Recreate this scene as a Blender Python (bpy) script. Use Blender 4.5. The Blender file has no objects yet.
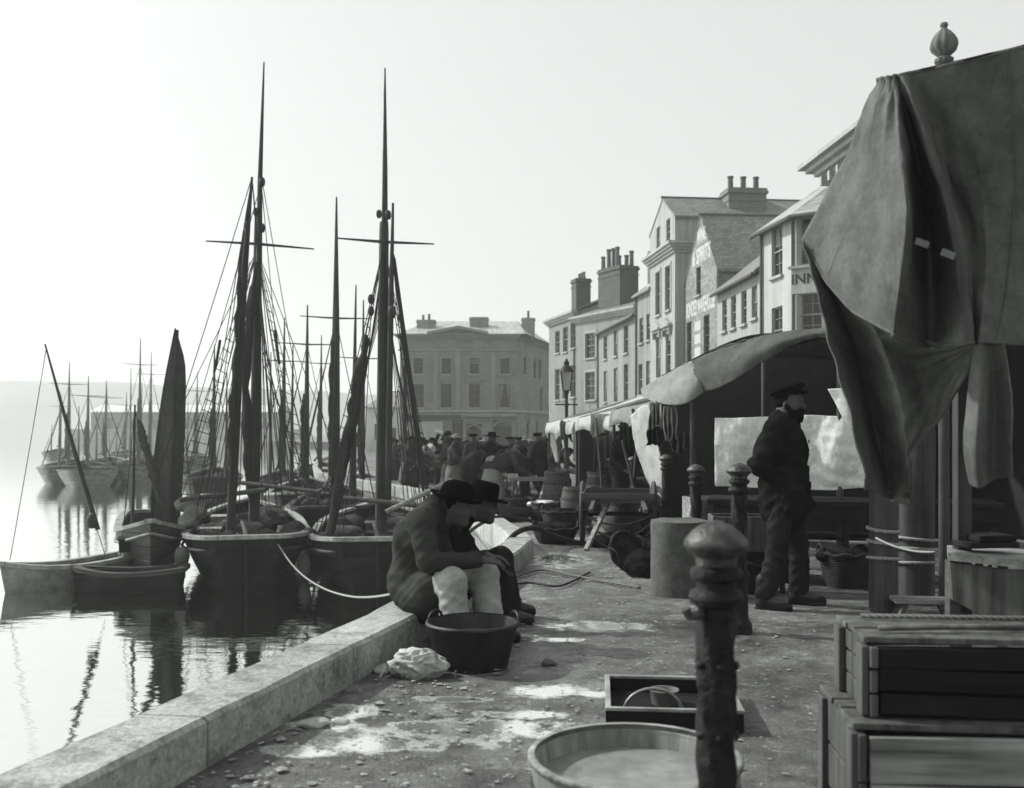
import bpy, math, random
import numpy as np
from mathutils import Vector, Matrix, noise
R = math.radians
random.seed(11)
scene = bpy.context.scene
COL = scene.collection
V = Vector
CAM_H, HOR, FPX = 1.37, 430.0, 1000.0

# ------------------------------------------------------------------ site
def gz(y):
    """height of the quay surface: level by the camera, then falling gently up the quay"""
    t = min(max(y - 7.0, 0.0), 40.0)
    return -0.02 * t
def at(px, py, Y):
    return V(((px - 512) * Y / FPX, Y, CAM_H - (py - HOR) * Y / FPX))
def gp(px, py):
    Y = 10.0
    for _ in range(40):
        Y = FPX * (CAM_H - gz(Y)) / (py - HOR)
    return V(((px - 512) * Y / FPX, Y, gz(Y)))
WATER = -1.8

# ------------------------------------------------------------------ mesh builder
class MB:
    def __init__(s): s.v = []; s.f = []
    def add(s, vs, fs):
        o = len(s.v); s.v += [V(p) for p in vs]; s.f += [tuple(i + o for i in f) for f in fs]; return s
    def box(s, c, d, rot=None):
        x, y, z = d[0] / 2, d[1] / 2, d[2] / 2
        vs = [V(p) for p in ((-x,-y,-z),(x,-y,-z),(x,y,-z),(-x,y,-z),(-x,-y,z),(x,-y,z),(x,y,z),(-x,y,z))]
        if rot is not None:
            m = Matrix.Rotation(rot, 3, 'Z') if isinstance(rot, (int, float)) else rot
            vs = [m @ p for p in vs]
        c = V(c)
        return s.add([p + c for p in vs], [(0,3,2,1),(4,5,6,7),(0,1,5,4),(1,2,6,5),(2,3,7,6),(3,0,4,7)])
    def bar(s, a, b, w, h):
        """a squared timber from a to b, w across and h deep"""
        a, b = V(a), V(b); d = (b - a); L = d.length; d.normalize()
        up = V((0,0,1)) if abs(d.z) < .9 else V((0,1,0))
        x = d.cross(up).normalized(); y = x.cross(d)
        m = Matrix((x, d, y)).transposed()
        return s.box((a + b) / 2, (w, L, h), m)
    def tube(s, pts, r, n=8, caps=True):
        pts = [V(p) for p in pts]; k = len(pts)
        rr = [r] * k if isinstance(r, (int, float)) else list(r)
        o = len(s.v); px = None
        for i, p in enumerate(pts):
            d = (pts[min(i+1, k-1)] - pts[max(i-1, 0)])
            d = d.normalized() if d.length > 1e-9 else V((0,0,1))
            if px is None:
                up = V((0,0,1)) if abs(d.z) < .9 else V((1,0,0)); px = d.cross(up).normalized()
            else:
                px = (px - d * px.dot(d)); px = px.normalized() if px.length > 1e-6 else d.orthogonal().normalized()
            py = d.cross(px)
            for j in range(n):
                a = 2 * math.pi * j / n
                s.v.append(p + (px * math.cos(a) + py * math.sin(a)) * rr[i])
        for i in range(k - 1):
            for j in range(n):
                j2 = (j + 1) % n
                s.f.append((o+i*n+j, o+i*n+j2, o+(i+1)*n+j2, o+(i+1)*n+j))
        if caps:
            s.f.append(tuple(o + j for j in reversed(range(n))))
            s.f.append(tuple(o + (k-1)*n + j for j in range(n)))
        return s
    def lathe(s, prof, n=24, c=(0,0,0), m=None, caps=True, wob=0, sx=1):
        c = V(c); o = len(s.v)
        for i, (r, z) in enumerate(prof):
            for j in range(n):
                a = 2 * math.pi * j / n
                q = r * (1 + wob * math.sin(3 * a + i))
                p = V((q * math.cos(a) * sx, q * math.sin(a), z))
                if m is not None: p = m @ p
                s.v.append(p + c)
        k = len(prof)
        for i in range(k - 1):
            for j in range(n):
                j2 = (j + 1) % n
                s.f.append((o+i*n+j, o+i*n+j2, o+(i+1)*n+j2, o+(i+1)*n+j))
        if caps:
            s.f.append(tuple(o + j for j in reversed(range(n))))
            s.f.append(tuple(o + (k-1)*n + j for j in range(n)))
        return s
    def poly(s, pts):
        return s.add(pts, [tuple(range(len(pts)))])
    def prism(s, pts, ext):
        n = len(pts); e = V(ext); pts = [V(p) for p in pts]
        fs = [tuple(reversed(range(n))), tuple(range(n, 2*n))]
        fs += [(i, (i+1) % n, n + (i+1) % n, n + i) for i in range(n)]
        return s.add(pts + [p + e for p in pts], fs)
    def grid(s, rows, closed=False):
        o = len(s.v); h = len(rows); w = len(rows[0])
        for r in rows: s.v += [V(p) for p in r]
        for i in range(h - 1):
            for j in range(w if closed else w - 1):
                j2 = (j + 1) % w
                s.f.append((o+i*w+j, o+i*w+j2, o+(i+1)*w+j2, o+(i+1)*w+j))
        return s
    def build(s, name, mat, parent=None, smooth=False, bevel=0, solid=0, sub=0, xf=None, loc=None):
        me = bpy.data.meshes.new(name)
        vs = [xf @ p for p in s.v] if xf is not None else s.v
        me.from_pydata([tuple(p) for p in vs], [], s.f)
        me.validate(); me.update()
        return link(name, me, mat, parent, smooth, bevel, solid, sub, loc)

def fixnormals(me):
    import bmesh
    b = bmesh.new(); b.from_mesh(me); bmesh.ops.recalc_face_normals(b, faces=b.faces); b.to_mesh(me); b.free()
def link(name, me, mat, parent=None, smooth=False, bevel=0, solid=0, sub=0, loc=None, fix=True):
    if fix: fixnormals(me)
    o = bpy.data.objects.new(name, me); COL.objects.link(o)
    if mat is not None: me.materials.append(mat)
    if smooth:
        me.polygons.foreach_set('use_smooth', [True] * len(me.polygons))
        if smooth == 'auto':
            try: me.set_sharp_from_angle(angle=R(38))
            except Exception: pass
    if parent is not None: o.parent = parent
    if loc is not None: o.location = loc
    if solid:
        m = o.modifiers.new('s', 'SOLIDIFY'); m.thickness = solid; m.offset = 0
    if sub:
        m = o.modifiers.new('u', 'SUBSURF'); m.levels = sub; m.render_levels = sub
    if bevel:
        m = o.modifiers.new('b', 'BEVEL'); m.width = bevel; m.segments = 2; m.limit_method = 'ANGLE'; m.angle_limit = R(35)
    return o
def tag(o, label=None, cat=None, group=None, kind=None):
    if label: o['label'] = label
    if cat: o['category'] = cat
    if group: o['group'] = group
    if kind: o['kind'] = kind
    return o
def empty(name, loc=(0,0,0), rz=0.0, label=None, cat=None, group=None):
    o = bpy.data.objects.new(name, None); COL.objects.link(o)
    o.empty_display_size = .1
    o.location = loc; o.rotation_euler = (0, 0, rz)
    return tag(o, label, cat, group)
def dup(root, loc, rz=0.0, label=None, group=None, sc=1.0):
    def cp(o, par):
        c = o.copy(); COL.objects.link(c)
        if par is not None: c.parent = par
        for ch in [x for x in kids.get(o.name, ())]: cp(ch, c)
        return c
    kids = {}
    for x in list(COL.objects):
        if x.parent: kids.setdefault(x.parent.name, []).append(x)
    r = cp(root, None)
    r.location = loc; r.rotation_euler = (0, 0, rz); r.scale = (sc, sc, sc)
    if label: r['label'] = label
    if group: r['group'] = group
    return r
def nz(p, s=1.0, seed=0.0):
    return noise.noise(V((p[0]*s + seed, p[1]*s + seed*1.7, p[2]*s - seed)))

# ------------------------------------------------------------------ signed-distance figures
def sdf_mesh(prims, h, disp=None):
    """prims: ('c', a, b, ra, rb, k) tapered limb; ('e', centre, radii, 3x3 or None, k); ('-e', ...) carved away"""
    lo = np.array([1e9]*3); hi = -lo
    bbs = []
    for q in prims:
        if q[0][-1] == 'c':
            a, b = np.array(q[1]), np.array(q[2]); m = max(q[3], q[4])
            l, u = np.minimum(a, b) - m, np.maximum(a, b) + m
        else:
            c = np.array(q[1]); m = max(q[2]); l, u = c - m, c + m
        bbs.append((l, u))
        if q[0][0] != '-': lo = np.minimum(lo, l); hi = np.maximum(hi, u)
    lo = lo - 4*h; hi = hi + 4*h
    n = np.ceil((hi - lo) / h).astype(int) + 1
    val = np.full(n, .3, dtype=np.float32)
    for q, (l, u) in zip(prims, bbs):
        k = q[5] if q[0][-1] == 'c' else q[4]
        i0 = np.clip(np.floor((l - k*1.5 - 3*h - lo) / h).astype(int), 0, n); i1 = np.clip(np.ceil((u + k*1.5 + 3*h - lo) / h).astype(int) + 1, 0, n)
        if (i1 <= i0).any(): continue
        sl = tuple(slice(a, b) for a, b in zip(i0, i1))
        P = np.stack(np.meshgrid(*[lo[d] + h*np.arange(i0[d], i1[d]) for d in range(3)], indexing='ij'), -1)
        if q[0][-1] == 'c':
            a, b = np.array(q[1]), np.array(q[2]); ab = b - a; L2 = max((ab**2).sum(), 1e-9)
            t = np.clip(((P - a) @ ab) / L2, 0, 1)
            d = np.linalg.norm(P - (a + t[..., None]*ab), axis=-1) - (q[3] + (q[4]-q[3])*t)
        else:
            D = P - np.array(q[1])
            if q[3] is not None: D = D @ np.array(q[3])
            r = np.array(q[2]); k0 = np.linalg.norm(D / r, axis=-1); k1 = np.linalg.norm(D / (r*r), axis=-1)
            d = np.where(k1 > 1e-6, k0*(k0-1)/np.maximum(k1, 1e-6), -min(r))
        cur = val[sl]
        if q[0][0] == '-':
            if k > 0:
                hh = np.clip(.5 - .5*(cur + d)/k, 0, 1); val[sl] = cur*(1-hh) - d*hh + k*hh*(1-hh)
            else: val[sl] = np.maximum(cur, -d)
        else:
            if k > 0:
                hh = np.clip(.5 + .5*(cur - d)/k, 0, 1); val[sl] = cur*(1-hh) + d*hh - k*hh*(1-hh)
            else: val[sl] = np.minimum(cur, d)
    if disp is not None:
        P = np.stack(np.meshgrid(*[lo[d] + h*np.arange(n[d]) for d in range(3)], indexing='ij'), -1)
        val = val + disp(P)
    val[0]=val[-1]=.3; val[:,0]=val[:,-1]=.3; val[:,:,0]=val[:,:,-1]=.3
    s = val < 0
    sh = tuple(n - 1)
    cnt8 = np.zeros(sh, int)
    def cs(dx, dy, dz): return (slice(dx, n[0]-1+dx), slice(dy, n[1]-1+dy), slice(dz, n[2]-1+dz))
    for dx in (0,1):
        for dy in (0,1):
            for dz in (0,1): cnt8 += s[cs(dx,dy,dz)]
    act = (cnt8 > 0) & (cnt8 < 8)
    idx = -np.ones(sh, int); idx[act] = np.arange(act.sum())
    pos = np.zeros(sh + (3,)); cnt = np.zeros(sh)
    for ax in range(3):
        o1, o2 = [i for i in range(3) if i != ax]
        for u in (0,1):
            for w in (0,1):
                A = [0,0,0]; A[o1] = u; A[o2] = w; B = list(A); B[ax] = 1
                a = val[cs(*A)]; b = val[cs(*B)]
                m = (a < 0) != (b < 0)
                t = a[m] / (a[m] - b[m])
                q = np.tile(np.array(A, float), (len(t), 1)); q[:, ax] += t
                pos[m] += q; cnt[m] += 1
    I = np.argwhere(act)
    verts = lo + h*(I + pos[act]/cnt[act][:, None])
    faces = []
    for ax in range(3):
        o1, o2 = [(1,2),(2,0),(0,1)][ax]
        A = [slice(None)]*3; B = [slice(None)]*3
        A[ax] = slice(0, n[ax]-1); B[ax] = slice(1, n[ax])
        ch = s[tuple(A)] != s[tuple(B)]
        E = np.argwhere(ch)
        inside = s[tuple(A)][ch]
        e1 = np.zeros(3, int); e1[o1] = 1; e2 = np.zeros(3, int); e2[o2] = 1
        q = [idx[tuple((E - e).T)] for e in (e1 + e2, e2, e1*0, e1)]
        Q = np.stack(q, 1)
        Q[~inside] = Q[~inside][:, ::-1]
        faces.append(Q)
    F = np.concatenate(faces)
    me = bpy.data.meshes.new('sdf')
    me.from_pydata(verts.tolist(), [], F.tolist()); me.update()
    return me
def sdf(name, prims, h, mat, parent=None, disp=None, loc=None, smooth_it=1):
    me = sdf_mesh(prims, h, disp)
    me.name = name
    o = link(name, me, mat, parent, smooth=True, fix=False, loc=loc)
    if smooth_it:
        m = o.modifiers.new('sm', 'SMOOTH'); m.factor = .5; m.iterations = smooth_it
    return o
def folds(amp, f=22., seed=0.):
    """creases: warped ridges that run along the cloth, sharp on one side"""
    def d(P):
        x, y, z = P[..., 0], P[..., 1], P[..., 2]
        wx = np.sin(f*.31*(z + y*.8) + seed*2.1); wy = np.sin(f*.27*(x - z*.6) + seed*.7 + wx)
        a = np.abs(np.sin(f*.5*(x*.75 + z*.85 + y*.2) + 1.6*wx + seed)) - .6
        b = np.abs(np.sin(f*.95*(z*.8 - x*.5 + y*.5) + 1.3*wy + seed*1.9)) - .6
        c = np.sin(f*2.3*(x*.5 - z*.6 + y*.7) + wx*2 + seed)
        return amp*(1.0*a*(.6+.4*wy) + .6*b + .14*c)
    return d
def cap(a, b, ra, rb=None, k=.03): return ('c', tuple(a), tuple(b), ra, ra if rb is None else rb, k)
def ell(c, r, m=None, k=.03): return ('e', tuple(c), tuple(r), None if m is None else [list(x) for x in m], k)

# ------------------------------------------------------------------ materials (all grey, faintly green like the print)
def G(v): return (v*.962, v, v*.955, 1)
class NT:
    def __init__(s, name):
        s.m = bpy.data.materials.new(name); s.m.use_nodes = True
        s.t = s.m.node_tree; s.b = s.t.nodes['Principled BSDF']; s.x = 0
        s.b.inputs['Specular IOR Level'].default_value = .3
    def n(s, typ, **kw):
        q = s.t.nodes.new(typ)
        for k, v in kw.items():
            if k[0] == '_': setattr(q, k[1:], v)
            else: q.inputs[k.replace('_', ' ')].default_value = v
        return q
    def l(s, a, b): s.t.links.new(a, b)
    def coords(s, stretch=(1,1,1), world=False):
        tc = s.n('ShaderNodeTexCoord')
        mp = s.n('ShaderNodeMapping'); mp.inputs['Scale'].default_value = stretch
        if world:
            g = s.n('ShaderNodeNewGeometry'); s.l(g.outputs['Position'], mp.inputs['Vector'])
        else:
            s.l(tc.outputs['Object'], mp.inputs['Vector'])
            oi = s.n('ShaderNodeObjectInfo'); mu = s.n('ShaderNodeMath', _operation='MULTIPLY'); mu.inputs[1].default_value = 37.
            s.l(oi.outputs['Random'], mu.inputs[0])
            cx = s.n('ShaderNodeCombineXYZ'); s.l(mu.outputs[0], cx.inputs[0]); s.l(mu.outputs[0], cx.inputs[2])
            if not s.brick: s.l(cx.outputs[0], mp.inputs['Location'])
        return mp.outputs[0]
    brick = False
    def noise(s, co, scale, detail=5, rough=.6):
        q = s.n('ShaderNodeTexNoise', Scale=scale, Detail=detail, Roughness=rough); s.l(co, q.inputs['Vector']); return q.outputs['Fac']
    def ramp(s, fac, stops):
        q = s.n('ShaderNodeValToRGB'); e = q.color_ramp.elements
        while len(e) < len(stops): e.new(.5)
        for k, (p, v) in enumerate(stops):
            e[k].position = p; e[k].color = v if isinstance(v, tuple) else (v, v, v, 1)
        s.l(fac, q.inputs['Fac']); return q.outputs['Color']
    def mul(s, a, b, f=1.0, op='MULTIPLY'):
        q = s.n('ShaderNodeMixRGB', _blend_type=op); q.inputs['Fac'].default_value = f
        s.l(a, q.inputs[1]); s.l(b, q.inputs[2]); return q.outputs[0]
    def bump(s, h, strength, dist=.01, prev=None):
        q = s.n('ShaderNodeBump', Strength=strength, Distance=dist); s.l(h, q.inputs['Height'])
        if prev is not None: s.l(prev, q.inputs['Normal'])
        return q.outputs[0]
    def col(s, c): s.l(c, s.b.inputs['Base Color'])
    def nor(s, c): s.l(c, s.b.inputs['Normal'])
    def put(s, **kw):
        for k, v in kw.items(): s.b.inputs[k.replace('_', ' ')].default_value = v
        return s

def M(name, v, rough=.8, var=.35, scale=3., bump=.3, bscale=40., stretch=(1,1,1), spec=.3, metallic=0., fine=.25, dist=.008, wet=0.):
    s = NT(name); co = s.coords(stretch)
    a = s.ramp(s.noise(co, scale), [(.3, G(v*(1-var))), (.7, G(min(v*(1+var), .95)))])
    f = s.ramp(s.noise(co, bscale, 3), [(.3, 1-fine), (.7, 1.0)])
    s.col(s.mul(a, f)); s.put(Roughness=rough, Metallic=metallic); s.b.inputs['Specular IOR Level'].default_value = spec
    if bump: s.nor(s.bump(s.noise(co, bscale, 4), bump, dist))
    if wet:
        r = s.ramp(s.noise(co, scale*1.3), [(.4, rough), (.62, wet)]); s.l(r, s.b.inputs['Roughness'])
    return s.m
def M_brick(name, v, bw, bh, mortar=.012, contrast=.25, mort=.7, rough=.85, offs=.5, axis='xz', bump=.5, var=.3, spec=.3):
    """courses of stone or slate; axis says which local axes carry the courses"""
    s = NT(name); s.brick = True
    tc = s.n('ShaderNodeTexCoord'); sp = s.n('ShaderNodeSeparateXYZ'); s.l(tc.outputs['Object'], sp.inputs[0])
    cb = s.n('ShaderNodeCombineXYZ')
    ad = s.n('ShaderNodeMath', _operation='ADD')
    s.l(sp.outputs['X'], ad.inputs[0]); s.l(sp.outputs['Y'], ad.inputs[1])
    if axis == 'xz': s.l(ad.outputs[0], cb.inputs[0]); s.l(sp.outputs['Z'], cb.inputs[1])
    elif axis == 'yz':
        s.l(sp.outputs['X'], cb.inputs[0]); s.l(sp.outputs['Z'], cb.inputs[1])
    elif axis == 'yx':
        s.l(sp.outputs['Y'], cb.inputs[0]); s.l(sp.outputs['Z'], cb.inputs[1])
    else: s.l(sp.outputs['X'], cb.inputs[0]); s.l(sp.outputs['Y'], cb.inputs[1])
    b = s.n('ShaderNodeTexBrick', Scale=1.0)
    b.offset = offs; s.l(cb.outputs[0], b.inputs['Vector'])
    b.inputs['Color1'].default_value = G(v*(1-contrast)); b.inputs['Color2'].default_value = G(v*(1+contrast)); b.inputs['Mortar'].default_value = G(v*mort)
    b.inputs['Mortar Size'].default_value = mortar; b.inputs['Brick Width'].default_value = bw; b.inputs['Row Height'].default_value = bh; b.inputs['Mortar Smooth'].default_value = .3
    n1 = s.ramp(s.noise(tc.outputs['Object'], .6, 6), [(.3, 1-var), (.7, 1+var*.4)])
    n2 = s.ramp(s.noise(tc.outputs['Object'], 9, 4), [(.3, .8), (.7, 1.05)])
    s.col(s.mul(s.mul(b.outputs['Color'], n1), n2)); s.put(Roughness=rough); s.b.inputs['Specular IOR Level'].default_value = spec
    bb = s.bump(b.outputs['Fac'], bump, -.02); s.nor(s.bump(s.noise(tc.outputs['Object'], 25, 4), .25, .01, bb))
    return s.m
def M_render(name, v, streak=.3, rough=.9):
    """painted or limewashed wall: blotches, rain streaks running down, faint coursing"""
    s = NT(name); co = s.coords((1,1,1)); st = s.coords((3.0,3.0,.12))
    a = s.ramp(s.noise(co, .5, 6), [(.3, G(v*.82)), (.7, G(v*1.06))])
    k = s.ramp(s.noise(st, 1.2, 5), [(.3, 1-streak), (.62, 1.0)])
    f = s.ramp(s.noise(co, 14, 4), [(.3, .86), (.65, 1.0)])
    s.col(s.mul(s.mul(a, k), f)); s.put(Roughness=rough); s.nor(s.bump(s.noise(co, 18, 4), .3, .01)); return s.m
def M_wood(name, v, axis=0, rough=.75, var=.45, plank=0., spec=.3, grain=26.):
    s = NT(name); st = [grain]*3; st[axis] = grain*.05
    co = s.coords(tuple(st)); c2 = s.coords()
    a = s.ramp(s.noise(co, 1., 5), [(.3, G(v*(1-var))), (.7, G(v*(1+var)))])
    b = s.ramp(s.noise(c2, 3., 5), [(.3, .65), (.7, 1.1)])
    s.col(s.mul(a, b)); s.put(Roughness=rough); s.b.inputs['Specular IOR Level'].default_value = spec
    s.nor(s.bump(s.noise(co, 1., 4), .35, .006)); return s.m
def M_canvas(name, v, rough=.92, var=.3, weave=420., trans=.0):
    s = NT(name); co = s.coords()
    a = s.ramp(s.noise(co, 1.6, 6, .65), [(.28, G(v*(1-var))), (.5, G(v)), (.75, G(min(v*(1+var*.6), .95)))])
    b = s.ramp(s.noise(co, 38., 4), [(.35, .84), (.6, 1.0)])
    c = s.ramp(s.noise(co, 6., 6, .7), [(.42, .8), (.52, 1.0)])
    s.col(s.mul(s.mul(a, b), c)); s.put(Roughness=rough); s.b.inputs['Specular IOR Level'].default_value = .15
    bb = s.bump(s.noise(co, weave, 2), .25, .002); s.nor(s.bump(s.noise(co, 7., 4), .35, .02, bb))
    if trans:
        t = s.n('ShaderNodeBsdfTranslucent'); t.inputs['Color'].default_value = G(v)
        mx = s.n('ShaderNodeMixShader'); mx.inputs['Fac'].default_value = trans
        out = [q for q in s.t.nodes if q.type == 'OUTPUT_MATERIAL'][0]
        s.l(s.b.outputs[0], mx.inputs[1]); s.l(t.outputs[0], mx.inputs[2]); s.l(mx.outputs[0], out.inputs['Surface'])
    return s.m
def M_wicker(name, v):
    s = NT(name); co = s.coords()
    w = s.n('ShaderNodeTexWave', Scale=22., Distortion=3., Detail=2.); w.bands_direction = 'Z'; s.l(co, w.inputs['Vector'])
    a = s.ramp(w.outputs['Fac'], [(.2, G(v*.45)), (.7, G(v*1.2))]); b = s.ramp(s.noise(co, 30., 3), [(.3, .6), (.7, 1.1)])
    s.col(s.mul(a, b)); s.put(Roughness=.8); s.nor(s.bump(w.outputs['Fac'], .8, .01)); return s.m
def M_rope(name, v):
    s = NT(name); co = s.coords((1,1,1))
    w = s.n('ShaderNodeTexWave', Scale=30., Distortion=1.5); w.bands_direction = 'DIAGONAL'; s.l(co, w.inputs['Vector'])
    s.col(s.ramp(w.outputs['Fac'], [(.2, G(v*.6)), (.8, G(v*1.2))])); s.put(Roughness=.85); s.nor(s.bump(w.outputs['Fac'], .6, .004)); return s.m

def M_hull(name, v, spec):
    s = NT(name); co = s.coords((.3,1,3)); c2 = s.coords()
    w = s.n('ShaderNodeTexWave', Scale=1.15, Distortion=.4, Detail=1.); w.bands_direction = 'Z'; s.l(c2, w.inputs['Vector'])
    a = s.ramp(s.noise(co, 2., 6), [(.3, G(v*.5)), (.7, G(v*1.8))]); b = s.ramp(s.noise(c2, 1.5, 6, .7), [(.55, 0.), (.75, .03)])
    s.col(s.mul(a, b, .8, 'ADD')); s.put(Roughness=.55); s.b.inputs['Specular IOR Level'].default_value = spec
    l = s.ramp(w.outputs['Fac'], [(0, 0.), (.06, 1.)]); s.nor(s.bump(l, .7, .02)); return s.m
m_wool = M('dark_wool', .014, .95, .4, 5, .6, 160, spec=.0)
m_wool2 = M('worn_wool', .026, .95, .4, 5, .6, 160, spec=.0)
m_wool3 = M('grey_wool', .046, .95, .4, 5, .6, 160, spec=.0)
m_felt = M('black_felt', .006, .9, .3, 6, .4, 200, spec=.0)
m_ducks = M('pale_canvas_trousers', .36, .9, .3, 6, .5, 150, spec=.1)
m_skin = M('shaded_skin', .08, .7, .2, 8, .2, 90, spec=.1)  # skin tone darkened to paint in the shade on the faces
m_hair = M('dark_hair', .008, .9, .4, 30, .8, 120, spec=.0)
m_boot = M('boot_leather', .01, .6, .3, 8, .3, 60, spec=.2)
m_iron = M('painted_cast_iron', .011, .6, .8, 22, .9, 38, spec=.22, dist=.012, fine=.5)
m_iron2 = M('rubbed_iron', .06, .5, .7, 20, .7, 42, spec=.5, metallic=.5, dist=.01, fine=.4)
m_granite = M('granite', .10, .85, .3, 14, .6, 70, dist=.006, fine=.4)
def M_kerb():
    s = NT('kerb_granite'); co = s.coords((1,1,1), True)
    a = s.ramp(s.noise(co, 1.7, 6, .68), [(.3, G(.2)), (.5, G(.36)), (.72, G(.5))]); f = s.ramp(s.noise(co, 38., 4), [(.3, .62), (.6, 1.0)])
    st = s.ramp(s.noise(co, 6., 6, .75), [(.38, .55), (.5, 1.0)])
    sp = s.n('ShaderNodeSeparateXYZ'); s.l(co, sp.inputs[0]); m_ = s.n('ShaderNodeMath', _operation='MULTIPLY'); m_.inputs[1].default_value = .74; s.l(sp.outputs['Y'], m_.inputs[0])
    fr = s.n('ShaderNodeMath', _operation='FRACT'); s.l(m_.outputs[0], fr.inputs[0]); j = s.ramp(fr.outputs[0], [(0, .55), (.006, .5), (.012, 1.)])
    s.col(s.mul(s.mul(s.mul(a, f), st), j)); s.put(Roughness=.8)
    b = s.bump(s.noise(co, 9., 6, .7), .8, .03); b = s.bump(s.noise(co, 50., 4), .6, .008, b); s.nor(s.bump(j, .8, .02, b)); return s.m
m_kerb = M_kerb()
m_rock = M('pale_stone', .45, .85, .3, 8, .8, 30, fine=.4)
m_tar = M_hull('tarred_hull', .008, .12)
m_tar2 = M_hull('grey_hull_paint', .035, .15)
m_deck = M_wood('deck_boards', .022, 0, spec=.1)
m_rail = M('rail_paint', .24, .7, .5, 4, .3, 30)
m_spar = M_wood('spar_wood', .03, 2, grain=14)
m_spar2 = M_wood('grey_spar_wood', .06, 2, grain=14)
m_sail = M_canvas('tanned_sail', .06)
m_sail2 = M_canvas('furled_sail_cloth', .025)
m_rig = M_rope('tarred_rope', .02)
m_rope = M_rope('manila_rope', .27)
m_rope2 = M_rope('grey_rope', .13)
m_tarp = M_canvas('stall_tarpaulin', .115, var=.4, trans=.06)
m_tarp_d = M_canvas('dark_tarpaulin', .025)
m_cloth = M_canvas('pale_awning_canvas', .46, var=.12, trans=.15)
m_screen = M_canvas('white_wind_screen', .78, var=.05, trans=.1)
m_cloth2 = M_canvas('dull_awning_canvas', .24, trans=.1)
m_cloth3 = M_canvas('grey_hanging_cloth', .075)
m_wood = M_wood('old_wood', .07, 0)
m_woodx = M_wood('old_wood_pale', .22, 0, var=.65)
m_woodz = M_wood('post_wood', .05, 2, grain=18)
m_woodd = M_wood('dark_wet_wood', .016, 0, spec=.12)
m_boxd = M_wood('dark_box_wood', .012, 0, grain=12, spec=.12)
m_boxs = M_wood('grey_box_wood', .075, 2, grain=20, var=.7)
m_wick = M_wicker('wicker', .05)
m_wickd = M_wicker('dark_wicker', .02)
m_net = M('fishing_net', .02, .95, .6, 14, 1., 60, dist=.04, spec=0.)
m_zinc = M('galvanised_iron', .22, .45, .4, 5, .25, 25, metallic=.5, spec=.5)
m_tin = M('old_tin', .024, .5, .85, 9, .5, 20, stretch=(1,1,.18), spec=.3, metallic=.15, fine=.5)
m_shell = M('trodden_shell', .3, .9, .4, 8, .5, 40, fine=.5)
m_fish = M('fish_scraps', .35, .3, .5, 12, .6, 60, spec=.6)
m_glass = M('window_glass', .02, .15, .4, 2, .1, 3, spec=.4)
m_sash = M('sash_paint', .2, .6, .2, 6, .2, 30)
m_sashd = M('dark_sash_paint', .07, .6, .2, 6, .2, 30)
m_stonetrim = M_render('stone_trim', .38, .25)
m_white = M_render('limewash_white', .44, .3)
m_cream = M_render('pale_stucco', .37, .38)
m_greyw = M_render('grey_stucco', .28, .4)
m_dusk = M_render('dull_render', .25, .38)
m_kwall = M_brick('ashlar', .2, .9, .36, .01, .08, .85)
m_rubble = M_brick('rubble_stone', .22, .3, .15, .018, .3, 1.1, var=.35)
m_ktrim = M_render('quay_house_trim', .24, .25)
m_chim = M_brick('chimney_brick', .09, .24, .085, .012, .2, .8)
m_pot = M('chimney_pot', .11, .85, .3, 6, .3, 30)
m_slate = M_brick('slate_courses', .17, .22, .13, .012, .28, .5, rough=.55, axis='yz', spec=.5, var=.25)
m_slateg = M_brick('slate_courses_gable', .16, .22, .13, .012, .28, .5, rough=.55, axis='yx', spec=.5, var=.25)
m_qwall = M_brick('quay_masonry', .24, .9, .42, .03, .25, .5, var=.45)
m_letter = M('white_sign_paint', .5, .8, .2, 6, .2, 30)
m_letterd = M('dark_sign_paint', .06, .8, .2, 6, .2, 30)
m_shop = M('shop_paint', .035, .5, .3, 4, .2, 20)
HAZE, SKY, SUNE, EXPO, VEIL = .0009, .05, 4.2, 0.4, 8.4
# ================================================================== the setting
EDGE = [(-3.6,-5),(-2.65,-1),(-2.09,1),(-1.19,4.22),(-.64,6.19),(-.2,8.4),(.1,10.4),(.25,11.6),(.2,12.4),(-.1,15),(-.7,20),(-1.9,25),(-3.4,30),(-5.6,36),(-8.2,44),(-10.5,54),(-13,68),(-15.5,90),(-17,115),(-20,160)]
def edge_x(y):
    for (x0, y0), (x1, y1) in zip(EDGE, EDGE[1:]):
        if y0 <= y <= y1: return x0 + (x1-x0)*(y-y0)/(y1-y0)
    return EDGE[0][0] if y < EDGE[0][1] else EDGE[-1][0]
ys = [-5 + .25*i for i in range(80)] + [15 + .5*i for i in range(66)] + [48 + 2*i for i in range(30)] + [108, 115, 130, 145, 160]
rows = []
for y in ys:
    x0 = edge_x(y); r = []
    for k in range(60):
        t = k/59; x = x0 + t*9 if t < .75 else x0 + 6.75 + ((t-.75)/.25)**2*90
        z = gz(y) + .018*nz((x, y, 0), .9, 3) + .012*nz((x, y, 0), 2.7, 9)
        if k == 0: z = gz(y)
        r.append((x, y, z))
    rows.append(r)
PUD = [(548,692,.30,.17),(596,694,.2,.08),(470,730,.55,.24),(380,742,.38,.16),(350,712,.15,.15),(600,625,.5,.24),(560,640,.2,.1),(655,578,.34,.3),(560,560,.4,.9),(455,700,.25,.07),(520,715,.3,.08),(330,725,.2,.1),(300,750,.2,.1)]
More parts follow.
